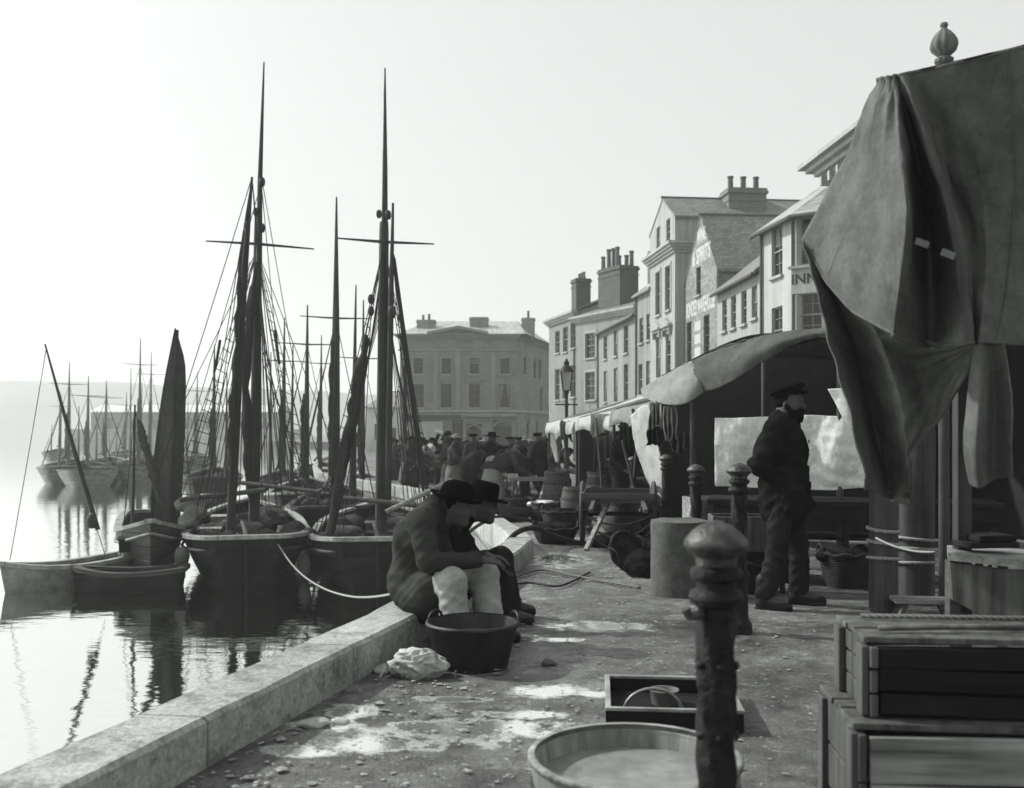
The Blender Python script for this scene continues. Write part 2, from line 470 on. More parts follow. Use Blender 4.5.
def M_ground():
    s = NT('quay_surface'); co = s.coords((1,1,1), True)
    big = s.ramp(s.noise(co, .55, 6, .65), [(.3, G(.05)), (.5, G(.12)), (.72, G(.235))])
    med = s.ramp(s.noise(co, 5., 6, .7), [(.32, .32), (.6, 1.15)])
    fine = s.ramp(s.noise(co, 42., 4), [(.3, .55), (.65, 1.05)])
    fleck = s.ramp(s.noise(co, 19., 3), [(.64, (0,0,0,1)), (.72, (.3,.31,.3,1))])
    c = s.mul(s.mul(big, med), fine); c = s.mul(c, fleck, .8, 'ADD')
    crust = s.ramp(s.noise(co, 1.9, 9, .72), [(.56, (0,0,0,1)), (.66, (.16,.165,.16,1))]); c = s.mul(c, s.mul(crust, fine), 1.0, 'ADD')      # dried lime and scales
    # standing water: hollows of the paving with ragged shores
    rag = s.n('ShaderNodeMath', _operation='MULTIPLY_ADD'); s.l(s.noise(co, 5.5, 8, .7), rag.inputs[0]); rag.inputs[1].default_value = 2.6; rag.inputs[2].default_value = -1.3
    prev = None
    for px, py, rx, ry in PUD:
        q = gp(px, py)
        sb = s.n('ShaderNodeVectorMath', _operation='SUBTRACT'); s.l(co, sb.inputs[0]); sb.inputs[1].default_value = (q.x, q.y, 0)
        ml = s.n('ShaderNodeVectorMath', _operation='MULTIPLY'); s.l(sb.outputs[0], ml.inputs[0]); ml.inputs[1].default_value = (1/rx, 1/ry, 0)
        ln = s.n('ShaderNodeVectorMath', _operation='LENGTH'); s.l(ml.outputs[0], ln.inputs[0])
        if prev is None: prev = ln.outputs['Value']
        else:
            mn = s.n('ShaderNodeMath', _operation='MINIMUM'); s.l(prev, mn.inputs[0]); s.l(ln.outputs['Value'], mn.inputs[1]); prev = mn.outputs[0]
    ad = s.n('ShaderNodeMath', _operation='ADD'); s.l(prev, ad.inputs[0]); s.l(rag.outputs[0], ad.inputs[1])
    pud = s.ramp(ad.outputs[0], [(.5, 1.0), (.72, .6), (1.05, 0.0)])
    damp = s.ramp(s.noise(co, .8, 5), [(.42, 0.0), (.62, .75)])
    wet = s.mul(pud, damp, 1.0, 'LIGHTEN')
    dk = s.ramp(wet, [(0, 1.0), (1, .6)]); cc = s.mul(c, dk); mxp = s.n('ShaderNodeMixRGB'); s.l(s.ramp(pud, [(.3, 0.0), (1, 1.)]), mxp.inputs['Fac']); s.l(cc, mxp.inputs[1]); mxp.inputs[2].default_value = G(.85); s.col(mxp.outputs[0])
    s.l(s.ramp(wet, [(0, .75), (.6, .27), (1, .04)]), s.b.inputs['Roughness'])
    s.l(s.ramp(pud, [(.35, 0.0), (1, .85)]), s.b.inputs['Metallic'])
    s.b.inputs['Specular IOR Level'].default_value = .5
    inv = s.ramp(pud, [(0, .7), (1, .03)])
    h = s.noise(co, 7., 6, .7); b1_ = s.n('ShaderNodeBump', Distance=.03); s.l(h, b1_.inputs['Height']); s.l(inv, b1_.inputs['Strength'])
    b2_ = s.n('ShaderNodeBump', Distance=.008); s.l(s.noise(co, 55., 4), b2_.inputs['Height']); s.l(inv, b2_.inputs['Strength']); s.l(b1_.outputs[0], b2_.inputs['Normal']); s.nor(b2_.outputs[0])
    return s.m
tag(MB().grid(rows).build('quay_pavement', M_ground(), smooth=True), kind='structure')

def M_water():
    s = NT('harbour_water'); co = s.coords((1.,1.9,1), True)
    s.put(Metallic=1.0, Roughness=.02); s.b.inputs['Base Color'].default_value = G(.82)
    bb = s.bump(s.noise(co, .8, 3), .10, .12); s.nor(s.bump(s.noise(co, 3.6, 4), .06, .03, bb)); return s.m
tag(MB().poly([(-1500,-60,WATER),(90,-60,WATER),(90,1700,WATER),(-1500,1700,WATER)]).build('harbour_water', M_water()), kind='structure')
# bed below so that land beyond the water edge is solid
tag(MB().poly([(-1600,-80,WATER-2.5),(700,-80,WATER-2.5),(700,1800,WATER-2.5),(-1600,1800,WATER-2.5)]).build('harbour_bed', M('silt', .1)), kind='structure')

def sweep(poly, prof, name, mat, bev=0, cuts=1, smooth=False):
    """sweep a closed (offset, height) profile along the quay edge, riding on the quay surface"""
    pts = []
    for (x0, y0), (x1, y1) in zip(poly, poly[1:]):
        for i in range(cuts): pts.append((x0+(x1-x0)*i/cuts, y0+(y1-y0)*i/cuts))
    pts.append(poly[-1]); rows = []
    for i, (x, y) in enumerate(pts):
        a = pts[max(i-1, 0)]; b = pts[min(i+1, len(pts)-1)]
        d = V((b[0]-a[0], b[1]-a[1], 0)).normalized(); nrm = V((-d.y, d.x, 0))      # towards the water
        r = [V((x, y, gz(y))) + nrm*(o + .006*nz((x*3,y*3,o*9),1)) + V((0,0,h + .008*nz((x,y,h),1.6,o*5))) for o, h in prof]
        rows.append(r)
    m = MB(); m.grid(rows, closed=True)
    w = len(prof); n = len(rows)
    m.f.append(tuple(reversed(range(w)))); m.f.append(tuple((n-1)*w + j for j in range(w)))
    return m.build(name, mat, smooth=smooth, bevel=bev)
k = sweep(EDGE, [(0,-.12),(0,.185),(.02,.205),(.27,.215),(.30,.195),(.30,-.12)], 'kerb', m_kerb, 0, 8)
tag(k, kind='structure')
wall_rows = []
q = sweep(EDGE, [(.0,-.06),(.262,-.06),(.262,-4.2),(.0,-4.2)], 'quay_wall', m_qwall, 0, 3)
tag(q, kind='structure')

# pale scraps of stone, shell and fish waste trodden into the quay, too many to count
mb = MB(); rnd = random.Random(5)
for i in range(3200):
    y = 3 + 15*rnd.random()**1.5; x = edge_x(y) + .05 + (abs(rnd.gauss(0, .8)) if rnd.random() < .5 else rnd.random()*4.5)
    r = rnd.choice([.005,.007,.009,.012,.016]) * (1.0 if rnd.random() < .95 else 1.7); n = 5; a0 = rnd.random()*6
    top = []; z = gz(y) + .008
    for j in range(n):
        a = a0 + 2*math.pi*j/n; q = r*(.6 + .8*rnd.random())
        top.append((x + q*math.cos(a), y + q*math.sin(a), z + r*.1*rnd.random()))
    o = len(mb.v); mb.v += [V(p) for p in top] + [V((x + r*rnd.uniform(-.4,.4), y + r*rnd.uniform(-.4,.4), z + r*rnd.uniform(.15,.5)))]
    mb.f += [(o+j, o+(j+1) % n, o+n) for j in range(n)]
tag(mb.build('litter', m_shell), 'pale scraps of shell and stone trodden into the wet quay', kind='stuff')

# far shore: hills, and the land they stand on
def hill(name, x0, x1, Y, prof, depth, mat, seed):
    rows = []; n = 90
    for j in range(9):
        t = j/8; r = []
        for i in range(n):
            u = i/(n-1); h = np.interp(u, [p[0] for p in prof], [p[1] for p in prof])
            z = WATER - 1 + (h + 2 + 5*nz((u*9, t*3, seed), 1) + 2*nz((u*40, t*9, seed), 1))*math.sin(min(t*1.25, 1)*math.pi/2)
            r.append((x0 + (x1-x0)*u, Y + depth*t, z))
        rows.append(r)
    return tag(MB().grid(rows).build(name, mat, smooth=True), kind='structure')
m_hill = M('hill_fields', .10, .95, .5, .012, 0, 1, fine=.4, spec=.05)
hill('hills', -1000, 320, 760, [(0,30),(.25,44),(.42,48),(.5,46),(.58,40),(.66,36),(.8,28),(.92,22),(1,18)], 240, m_hill, 4.)
tag(MB().grid([[(-20.0,115,-.8),(700,115,-.8)],[(-21,160,-.81),(700,160,-.82)],[(-120,330,-.83),(700,330,-.83)],[(-60,700,-.85),(700,700,-.85)]]).build('town_ground', M('town_ground', .15)), kind='structure')

# ================================================================== buildings
class Facade:
    """local frame: x runs along the front from p0 to p1, -y is the street, z = 0 at the pavement"""
    def __init__(s, name, p0, p1, zb, label=None, cat='house', group=None, root=None):
        s.trim = m_stonetrim; s.p0 = V((p0[0], p0[1], zb)); d = V((p1[0]-p0[0], p1[1]-p0[1], 0)); s.W = d.length; s.d = d.normalized(); s.zb = zb
        s.M = Matrix.Translation(s.p0) @ Matrix.Rotation(math.atan2(d.y, d.x), 4, 'Z')
        if root is None:
            s.root = empty(name, s.p0, math.atan2(d.y, d.x), label, cat, group); s.xf = None; s.RM = s.M
        else:
            s.root = root.root; s.xf = root.RM.inverted() @ s.M; s.RM = root.RM
    def uy(s, px):
        k = (px-512)/FPX
        u = (k*s.p0.y - s.p0.x)/(s.d.x - k*s.d.y)
        return u, s.p0.y + u*s.d.y
    def z(s, px, py):
        return CAM_H + (HOR - py)*s.uy(px)[1]/FPX - s.zb
    def b(s, mb, name, mat, parent=None, **kw):
        return mb.build(name, mat, parent or s.root, xf=s.xf, **kw)
    def wall(s, h, depth, wins, mat, gable=None, rec=.14, side_gable=None, back=True, name='wall'):
        """wins: (u0, u1, z0, z1); real openings with reveals"""
        us = sorted({0., s.W} | {w[0] for w in wins} | {w[1] for w in wins}); zs = sorted({0., h} | {w[2] for w in wins} | {w[3] for w in wins} | ({gable[1]} if gable else set()))
        m = MB()
        def clip(pts, side):
            # keep what lies under one slope of the gable
            (ax, az), (bx, bz) = ((0, h), gable) if side == 0 else (gable, (s.W, h))
            g = lambda p: (p[2]-az)*(bx-ax) - (bz-az)*(p[0]-ax)
            out = []
            for i, p in enumerate(pts):
                q = pts[(i+1) % len(pts)]; gp_, gq = g(p), g(q)
                if gp_ <= 1e-9: out.append(p)
                if (gp_ < -1e-9 and gq > 1e-9) or (gp_ > 1e-9 and gq < -1e-9):
                    t = gp_/(gp_-gq); out.append(tuple(p[k]+(q[k]-p[k])*t for k in range(3)))
            return out
        for a, b in zip(us, us[1:]):
            for c, e in zip(zs, zs[1:]):
                cu, cz = (a+b)/2, (c+e)/2
                if any(w[0] < cu < w[1] and w[2] < cz < w[3] for w in wins): continue
                pp = [(a,0,c),(b,0,c),(b,0,e),(a,0,e)]
                if gable and e > h + 1e-6:
                    for sd in (0, 1):
                        if len(pp) > 2: pp = clip(pp, sd)
                    if len(pp) < 3: continue
                m.poly(pp)
        for a, b, c, e in wins:
            m.add([(a,0,c),(b,0,c),(b,0,e),(a,0,e),(a,rec,c),(b,rec,c),(b,rec,e),(a,rec,e)], [(0,4,5,1),(1,5,6,2),(2,6,7,3),(3,7,4,0)])
        W = s.W
        m.add([(0,0,0),(0,depth,0),(0,depth,h),(0,0,h)], [(0,1,2,3)]); m.add([(W,0,0),(W,depth,0),(W,depth,h),(W,0,h)], [(0,3,2,1)])
        m.add([(0,depth,0),(W,depth,0),(W,depth,h),(0,depth,h)], [(0,1,2,3)])
        if gable: m.add([(0,depth,h),(W,depth,h),(gable[0],depth,gable[1])], [(0,2,1)])
        if side_gable:
            for x in (0, W): m.add([(x,0,h),(x,depth,h),(x,side_gable[0],side_gable[1])], [(0,1,2)])
        return s.b(m, name, mat)
    def window(s, u0, u1, z0, z1, rec=.14, sash=None, bars=1, sill=True, head=None, surround=None, rows=2):
        sash = sash or m_sash; w = u1-u0; h = z1-z0; f = .055; m = MB(); y = rec - .03
        m.box((u0+f/2, y, (z0+z1)/2), (f, .05, h)); m.box((u1-f/2, y, (z0+z1)/2), (f, .05, h))
        m.box(((u0+u1)/2, y, z0+f/2), (w-2*f, .05, f)); m.box(((u0+u1)/2, y, z1-f/2), (w-2*f, .05, f))
        m.box(((u0+u1)/2, y-.01, (z0+z1)/2), (w-2*f, .05, .05))
        for i in range(bars):
            x = u0 + w*(i+1)/(bars+1)
            for k in (0, 1): m.box((x, y+.004, z0 + h*(.25 + .5*k)), (.026, .03, h/2 - f - .03))
        for k in (.25, .75):
            for i in range(bars+1):
                x0 = u0 + (f if i == 0 else w*i/(bars+1)+.014); x1 = u1 - f if i == bars else u0 + w*(i+1)/(bars+1) - .014
                m.box(((x0+x1)/2, y+.006, z0 + h*k), (x1-x0, .026, .024))
        o = s.b(m, 'window', sash)
        s.b(MB().add([(u0,rec,z0),(u1,rec,z0),(u1,rec,z1),(u0,rec,z1)], [(0,1,2,3)]), 'pane', m_glass, o)
        k = WR.random()
        if k < .5:      # roller blind or looped curtains behind the glass line
            if k < .28: s.b(MB().box(((u0+u1)/2, rec-.006, z1-f-(h-2*f)*k*.8), (w-2*f, .006, (h-2*f)*k*1.6)), 'blind', m_blind, o)
            else:
                for sd in (-1, 1): s.b(MB().prism([((u0+u1)/2+sd*(w/2-f), rec-.009, z1-f), ((u0+u1)/2+sd*w*.12, rec-.009, z1-f), ((u0+u1)/2+sd*(w*.36), rec-.009, z0+f+h*.1), ((u0+u1)/2+sd*(w/2-f), rec-.009, z0+f)], (0,.006,0)), 'curtain', m_blind, o)
        if sill: s.b(MB().box(((u0+u1)/2, -.035, z0-.055), (w+.16, .15, .10)), 'sill', m_stonetrim, o, bevel=.01)
        if surround:
            q = MB(); t = surround
            q.box((u0-t/2, -.018, (z0+z1)/2), (t, .05, h)); q.box((u1+t/2, -.018, (z0+z1)/2), (t, .05, h)); q.box(((u0+u1)/2, -.022, z1+t/2), (w+2*t, .06, t))
            s.b(q, 'surround', s.trim, o)
        if head:
            q = MB(); q.box(((u0+u1)/2, -.11, z1+.34), (w+.6, .26, .12)); q.box(((u0+u1)/2, -.06, z1+.22), (w+.4, .15, .13))
            for x in (u0-.13, u1+.13): q.box((x, -.09, z1+.02), (.13, .16, .30))
            if head == 'ped': q.prism([(u0-.3, -.2, z1+.405), (u1+.3, -.2, z1+.405), ((u0+u1)/2, -.2, z1+.72)], (0, .2, 0))
            s.b(q, 'window_head', s.trim, o)
        return o
    def cornice(s, z, proj=.35, h=.3, u0=0, u1=None, mat=None, steps=3, ret=0.0, name='cornice'):
        u1 = s.W if u1 is None else u1; m = MB()
        for i in range(steps):
            p = proj*(i+1)/steps; zz = z + h*(i+.5)/steps
            m.box(((u0+u1)/2, -p/2 + .02*0, zz), (u1-u0+2*p*.9, p, h/steps))
            if ret: m.box((u1 + p/2*.9, ret/2+.003, zz - .001), (p*.9, ret, h/steps - .004))
        return s.b(m, name, mat or m_stonetrim)
    def chimney(s, u, y, z0, z1, w, d, pots, mat=None, npot_r=.13):
        m = MB(); m.box((u, y, (z0+z1)/2), (w, d, z1-z0)); m.box((u, y, z1+.06), (w+.16, d+.16, .14)); m.box((u, y, z1+.19), (w+.06, d+.06, .14)); m.box((u, y, z1-.35), (w+.07, d+.07, .1))
        o = s.b(m, 'chimney', mat or m_chim)
        for (pu, py, ph) in pots:
            s.b(MB().lathe([(npot_r*1.1,0),(npot_r*1.1,.06),(npot_r*.95,.08),(npot_r*.85,ph*.85),(npot_r*1.05,ph*.88),(npot_r*1.05,ph),(npot_r*.75,ph),(npot_r*.7,ph*.4)], 12, (u+pu, y+py, z1+.25)), 'chimney_pot', m_pot, o, smooth='auto')
        return o
    def roof_side(s, h, depth, rise, over=.25, mat=None, mono=False, t=.12, ends=.08):
        W = s.W; k = rise/(depth/2 if not mono else depth)
        ry = depth if mono else depth/2
        f = [(-ends,-over,h-over*k),(W+ends,-over,h-over*k),(W+ends,ry,h+rise),(-ends,ry,h+rise)]
        m = MB(); up = V((0,0,t))
        m.prism([V(p)+V((0,0,.01)) for p in f], up)
        if not mono:
            f2 = [(-ends,ry+.002,h+rise),(W+ends,ry+.002,h+rise),(W+ends,depth+over,h-over*k),(-ends,depth+over,h-over*k)]
            m.prism([V(p)+V((0,0,.01)) for p in f2], up)
        o = s.b(m, 'roof', mat or m_slate)
        if not mono: s.b(MB().tube([(-ends,ry,h+rise+t),(W+ends,ry,h+rise+t)], .07, 8), 'ridge_tile', m_pot, o)
        return o
    def roof_gable(s, h, depth, gu, gz_, over=.12, t=.12, back=.2, mat=None):
        W = s.W; m = MB(); up = V((0,0,t))
        m.prism([V((-over,-.03,h-over*(gz_-h)/gu+.01)),V((-over,depth+back,h-over*(gz_-h)/gu+.01)),V((gu,depth+back,gz_+.01)),V((gu,-.03,gz_+.01))], up)
        k = (gz_-h)/(W-gu)
        m.prism([V((gu+.002,-.03,gz_+.01)),V((gu+.002,depth+back,gz_+.01)),V((W+over,depth+back,h-over*k+.01)),V((W+over,-.03,h-over*k+.01))], up)
        o = s.b(m, 'roof', mat or m_slateg)
        s.b(MB().tube([(gu,-.1,gz_+t),(gu,depth+back,gz_+t)], .07, 8), 'ridge_tile', m_pot, o)
        return o
    def text(s, body, u, z, size, mat, width=None, y=-.004, dep=.004, parent=None, name='painted_lettering', bold=.0):
        c = bpy.data.curves.new('t', 'FONT'); c.body = body; c.size = size; c.align_x = 'CENTER'; c.align_y = 'CENTER'; c.extrude = dep; c.offset = bold
        t = bpy.data.objects.new('t', c); COL.objects.link(t)
        dg = bpy.context.evaluated_depsgraph_get(); me = bpy.data.meshes.new_from_object(t.evaluated_get(dg)); bpy.data.objects.remove(t)
        xs = [v.co.x for v in me.vertices]; k = 1.0 if width is None else width/(max(xs)-min(xs))
        mid = (max(xs)+min(xs))/2
        X = s.xf or Matrix.Identity(4)
        for v in me.vertices: v.co = X @ V((u + (v.co.x-mid)*k, y - v.co.z, z + v.co.y))
        me.materials.clear(); me.name = name
        return link(name, me, mat, parent or s.root)
    def door(s, u, w, h, mat=None):
        m = MB(); m.box((u, .06, h/2), (w, .06, h))
        for i in (-1, 1):
            for zz in (.27, .7): m.box((u+i*w*.22, .025, h*zz), (w*.32, .02, h*.34))
        o = s.b(m, 'door', mat or m_shop); s.b(MB().lathe([(.0,-.03),(.03,-.02),(.035,0),(.03,.02),(0,.03)], 10, (u+w*.38, .0, h*.48)), 'door_knob', m_iron2, o); return o
def win_px(f, px, y0, y1, w):
    u = f.uy(px)[0]; return (u-w/2, u+w/2, f.z(px, y1), f.z(px, y0))
def ptY(px, Y): return ((px-512)*Y/FPX, Y)

WR = random.Random(3); m_blind = M('window_blind', .22, .9, .2, 5, .1, 20)
def pipe(f, u, h): f.b(MB().tube([(u,-.07,.0),(u,-.07,h)], .055, 8), 'downpipe', m_sashd)
# --- inn on the corner (long side to the quay, then a cut corner with the lettered face)
GB = -.62
inn = Facade('inn', (8.98,36.0), (9.38,33.0), GB, 'whitewashed inn with lettered cut corner and a dark hipped slate roof', 'inn')
iw = [win_px(inn, 777, 226, 276, .95), win_px(inn, 777, 307, 353, .95)]
IH = inn.z(770, 228)
inn.wall(IH, 3.0, iw, m_white)
for w in iw: inn.window(*w)
inn2 = Facade('inn', (9.385,33.0), (12.3,30.9), GB, root=inn)
i2 = [win_px(inn2, 806, 217, 265, 1.0), win_px(inn2, 807, 293, 336, 1.0), win_px(inn2, 846, 217, 265, 1.15), win_px(inn2, 846, 293, 336, 1.15)]
inn2.wall(IH, 3.0, i2, m_white)
for w in i2: inn2.window(*w, bars=2)
inn2.text('INN', inn2.uy(804.5)[0], inn2.z(806, 279), .46, m_letterd, width=.86, bold=.012)
inn3 = Facade('inn', (12.3,30.9), (19,30.6), GB, root=inn)
i3 = [(u, u+1.0, z, z+1.7) for u in (1,3.2,5.2) for z in (1.2,4.2,7.0)]
inn3.wall(IH, 3.0, i3, m_white)
for w in i3: inn3.window(*w)
# roof over the three faces: eaves line raised to a ridge behind
e = [V((8.98,36.25,0)), V((8.98,36.0,0)), V((9.385,33.0,0)), V((12.3,30.9,0)), V((19.2,30.6,0))]
out = [V((-.32,.0,0)), V((-.32,-.05,0)), V((-.3,-.22,0)), V((-.12,-.35,0)), V((0,-.35,0))]
ridge = [V((13.3,36.25,2.9)), V((13.0,35.6,2.9)), V((13.2,35.0,2.9)), V((13.8,34.8,2.9)), V((19.2,34.8,2.9))]
zb = V((0,0,GB+IH+.02))
rr = [[p+o+zb-V((0,0,.15)) for p, o in zip(e, out)], [p+zb for p in ridge], [V((max(p.x,13.3)+.4, 40, p.z))+zb for p in ridge]]
Minv = inn.M.inverted()
MB().grid([[Minv @ p for p in r] for r in rr[:2]]).build('roof', M_brick('inn_slates', .3, .3, .2, .012, .2, .6, rough=.5, axis='yz', spec=.6), inn.root, solid=.12)
gut = MB().tube([Minv @ (p+o+zb-V((0,0,.16))) for p, o in zip(e, out)], .09, 8)
gut.build('gutter', m_sashd, inn.root)
MB().tube([Minv @ V((8.93,35.85,GB)), Minv @ V((8.93,35.85,GB+IH-.1))], .055, 8).build('downpipe', m_sashd, inn.root)

# --- taller building nearer, only its bracketed cornice shows over the tarpaulin
cb = Facade('corner_building', (9.0,28.2), (9.22,24.0), -.5, 'tall stuccoed building with a heavy bracketed cornice above the inn roof', 'building')
CBH = 9.1
cw = [(u, u+1.05, z, z+1.9) for u in (.7,2.5) for z in (1.0,4.0,6.6)]
cb.wall(CBH, 8, cw, m_cream, side_gable=(4, CBH+1.9))
for w in cw: cb.window(*w)
cb.cornice(CBH-.15, .75, .5, steps=4)
for i in range(7): cb.b(MB().box((.3+i*.6, -.21, CBH-.285), (.14, .42, .26)), 'cornice_bracket', m_stonetrim)
cb.roof_side(CBH+.4, 8, 1.6, over=.1)

# --- low house with a row of four sashes
hd = Facade('low_house', (8.67,42.3), (8.98,36.2), -.7, 'low pale house with four close sash windows in a row', 'house')
HD = hd.z(717, 292)
dw = [win_px(hd, p, a, b, .72) for p, a, b in ((724.5,300,331),(733.5,296,328),(744,291,324),(754.5,286,318))]
db = [win_px(hd, p, a, a+6, .62) for p, a in ((724,348),(733.5,345.5),(744,343),(755,340))]
hd.wall(HD, 5.4, dw+db, m_cream, side_gable=(2.7, HD+2.1))
for w in dw: hd.window(*w)
for w in db: hd.window(*w, sill=False, bars=0)
hd.roof_side(HD, 5.4, 2.1)
hd.b(MB().tube([(0,-.28,HD-.18),(hd.W,-.28,HD-.18)], .07, 8), 'gutter', m_sashd)

# --- rubble warehouse, gable to the quay, white painted words
wh = Facade('warehouse', (8.21,47.45), (8.67,42.32), -.78, 'rubble stone warehouse with gable to the quay and white painted words', 'warehouse')
gu, gy = wh.uy(701); WG = wh.z(701, 217); WE = wh.z(716, 267) - .1
ww = [win_px(wh, 698.5, 267, 295, .72), win_px(wh, 689, 322, 362, .85), win_px(wh, 706.5, 315, 355, .9)]
wh.wall(WE, 9, ww, m_rubble, gable=(gu, WG))
for w in ww: wh.window(*w, sash=m_sashd)
wh.roof_gable(WE, 9, gu, WG, back=.1)
wh.text('BONDED WAREHOUSE', wh.W*.5, wh.z(701, 306), .95, m_letter, width=wh.W*.9, bold=.03)
wh.text('& SPIRITS', gu+.05, wh.z(700, 256), .95, m_letter, width=2.9, bold=.03)
wh.text('WINE', gu+.05, wh.z(701, 236), .75, m_letter, width=1.35, bold=.03)
bm_ = MB()
for y in (326, 339, 352): bm_.box((wh.uy(697.6)[0], -.004, wh.z(697.6, y)), (1.0, .008, .42))
wh.b(bm_, 'painted_band', M('worn_sign_paint', .45, .85, .35, 9, .2, 30))

# --- tall gabled house with cornice and pedimented windows, standing forward
tg = Facade('tall_house', (7.22,52.3), (7.74,47.5), -.8, 'tall stuccoed house with gabled attic above a heavy cornice', 'house')
TE = tg.z(675, 217); TA = tg.z(664, 199); tgu = tg.uy(663)[0]; TC = tg.z(672, 254)
tw = []
for p in (658.3, 668.2):
    k = (p-658.3)/9.9
    tw += [win_px(tg, p, 227-8*k, 252-8*k, .72), win_px(tg, p, 272-6*k, 315-5*k, .9), win_px(tg, p, 336-3*k, 378-2*k, .95)]
tg.wall(TE, 10, tw, m_cream, gable=(tgu, TA))
for i, w in enumerate(tw): tg.window(*w, head='ped' if i % 3 == 2 else None, surround=.14 if i % 3 == 1 else None)
tg.roof_gable(TE, 10, tgu, TA, back=.1)
tg.cornice(TC, .4, .5, steps=4, ret=1.2)
cu = tg.W - 1.2
tg.chimney(cu-.4, 3.9, TE-1.0, CAM_H+(430-196)*.0495+.8, 1.3, 1.9, [(0,-.65,.7),(0,0,.7),(0,.65,.7)], M_render('grey_chimney_stucco', .2, .25), .15)

# --- narrow house with a dormer
nh = Facade('narrow_house', (6.9,55.6), (7.36,52.32), -.8, 'narrow pale house with a small dormer squeezed beside the tall house', 'house')
NH = nh.z(641, 293)
nw = [win_px(nh, p, a, b, .8) for p, a, b in ((641.3,318,343),(648.5,314,340),(640.5,364,395),(648,361,392))]
nh.wall(NH, 6, nw, m_greyw, side_gable=(3.0, NH+2.2))
for w in nw: nh.window(*w)
pipe(nh, .2, NH-.1); nh.roof_side(NH, 6, 2.2)
dm = MB(); du = nh.uy(648)[0]; dm.box((du, .9, NH+.75), (1.3, 1.6, 1.5)); o = nh.b(dm, 'dormer', m_white)
nh.b(MB().prism([(du-.8,.0,NH+1.503),(du+.8,.0,NH+1.503),(du,.0,NH+2.05)], (0,2.0,0)), 'dormer_roof', m_slate, o)
nh.b(MB().box((du, .09, NH+.85), (.7, .03, 1.0)), 'pane', m_glass, o)

# --- long low range, two rows of three tall windows
lr = Facade('long_house', (5.74,66.7), (6.88,55.62), -.8, 'plain grey lean-to range with two rows of three narrow windows', 'house')
LH = lr.z(617, 324)
lw = [win_px(lr, p, a, b, 1.15) for p, a, b in ((605.3,336,359),(615.7,330,356),(626,325,353),(605.3,371,402),(615.7,368,402),(626,364,401))]
lr.wall(LH, 4, lw, m_greyw)
for w in lw: lr.window(*w)
pipe(lr, .25, LH-.1); lr.b(MB().tube([(0,-.28,LH-.12),(lr.W,-.28,LH-.12)], .07, 8), 'gutter', m_sashd); lr.roof_side(LH, 4, 1.3, mono=True)
# --- house with angled front and great chimney
af = Facade('angled_house', (4.5,70.6), (7.9,64.1), -.8, 'grey stuccoed house with deep cornice set at an angle behind the range', 'house')
AH = af.z(585, 317)
aw = [win_px(af, p, a, b, 1.3) for p, a, b in ((590.5,333,358),(590.5,372,400))] + [(.2,1.3,.3,3.)]
af.wall(AH, 9, aw, m_greyw, side_gable=(4.5, AH+1.4))
for w in aw: af.window(*w, surround=.16)
af.cornice(AH-.35, .4, .45)
pipe(af, af.W-.2, AH-.5); af.roof_side(AH+.1, 9, 1.5)
pz = [(-1.0,-.55,.9),(-.3,-.55,1.3),(.2,-.5,1.3),(.75,-.55,1.3),(-.6,.5,1.0),(.9,.5,1.1),(.3,.5,.9)]
def stack(f, px, Y, ytop, zbase, w, d, pots, r):
    P_ = V(((px-512)*Y/FPX, Y, 0)) - V((f.p0.x, f.p0.y, 0)); u = P_.dot(f.d); y = P_.dot(V((-f.d.y, f.d.x, 0)))
    f.chimney(u, y, zbase, CAM_H+(430-ytop)*Y/FPX-f.zb, w, d, pots, None, r)
stack(af, 618, 68.6, 272, AH-.5, 2.7, 1.5, pz, .16)
# --- house turning the corner towards the far front
rc = Facade('corner_house', (2.85,77), (4.48,70.65), -.8, 'pale rendered house on the bend with tall windows above the stalls', 'house')
RH = rc.z(565, 316)
rw = [win_px(rc, p, a, b, 1.15) for p, a, b in ((557.5,331,353),(565.3,327,352),(573,322,348),(557.3,369,400),(565,367,399),(573,365,397))]
rc.wall(RH, 6, rw, m_dusk, side_gable=(3., RH+1.1))
for w in rw: rc.window(*w)
rc.cornice(RH-.4, .45, .5); pipe(rc, rc.W-.15, RH-.5); rc.roof_side(RH+.1, 6, 1.2)
stack(rc, 581, 72.6, 283, RH-.4, 1.1, 1.1, [(-.38,0,.45),(-.12,.1,.5),(.14,0,.45),(.4,.1,.5)], .11)

# --- the big house across the head of the quay
KB = -.8
kx0, kx1 = ptY(400, 91)[0], ptY(516, 91)[0]
kf = Facade('quay_head_house', (kx0,91), (kx1,91), KB, 'broad grey three storey house with low pediment facing down the quay', 'house')
kf.trim = m_ktrim
kz = lambda y: kf.z(458, y)
KH = kz(337)
kw_ = []
for p in (418.5, 446.5, 474.5, 505): kw_ += [win_px(kf, p, 358, 374, .85), win_px(kf, p, 384, 407.5, 1.0)]
ks = [win_px(kf, 423, 420, 452, 3.0), win_px(kf, 457.5, 420, 452, 1.0), win_px(kf, 474, 424, 453, 1.4), win_px(kf, 505, 420, 453, 2.2)]
kf.wall(KH, 11, kw_+ks, m_kwall, rec=.18)
for i, w in enumerate(kw_): kf.window(*w, rec=.18, sash=m_sashd, surround=.14, head=True if i in (3, 5) else None)
for w in ks[:2]: kf.window(*w, rec=.18, sill=False, bars=2, sash=m_sashd)
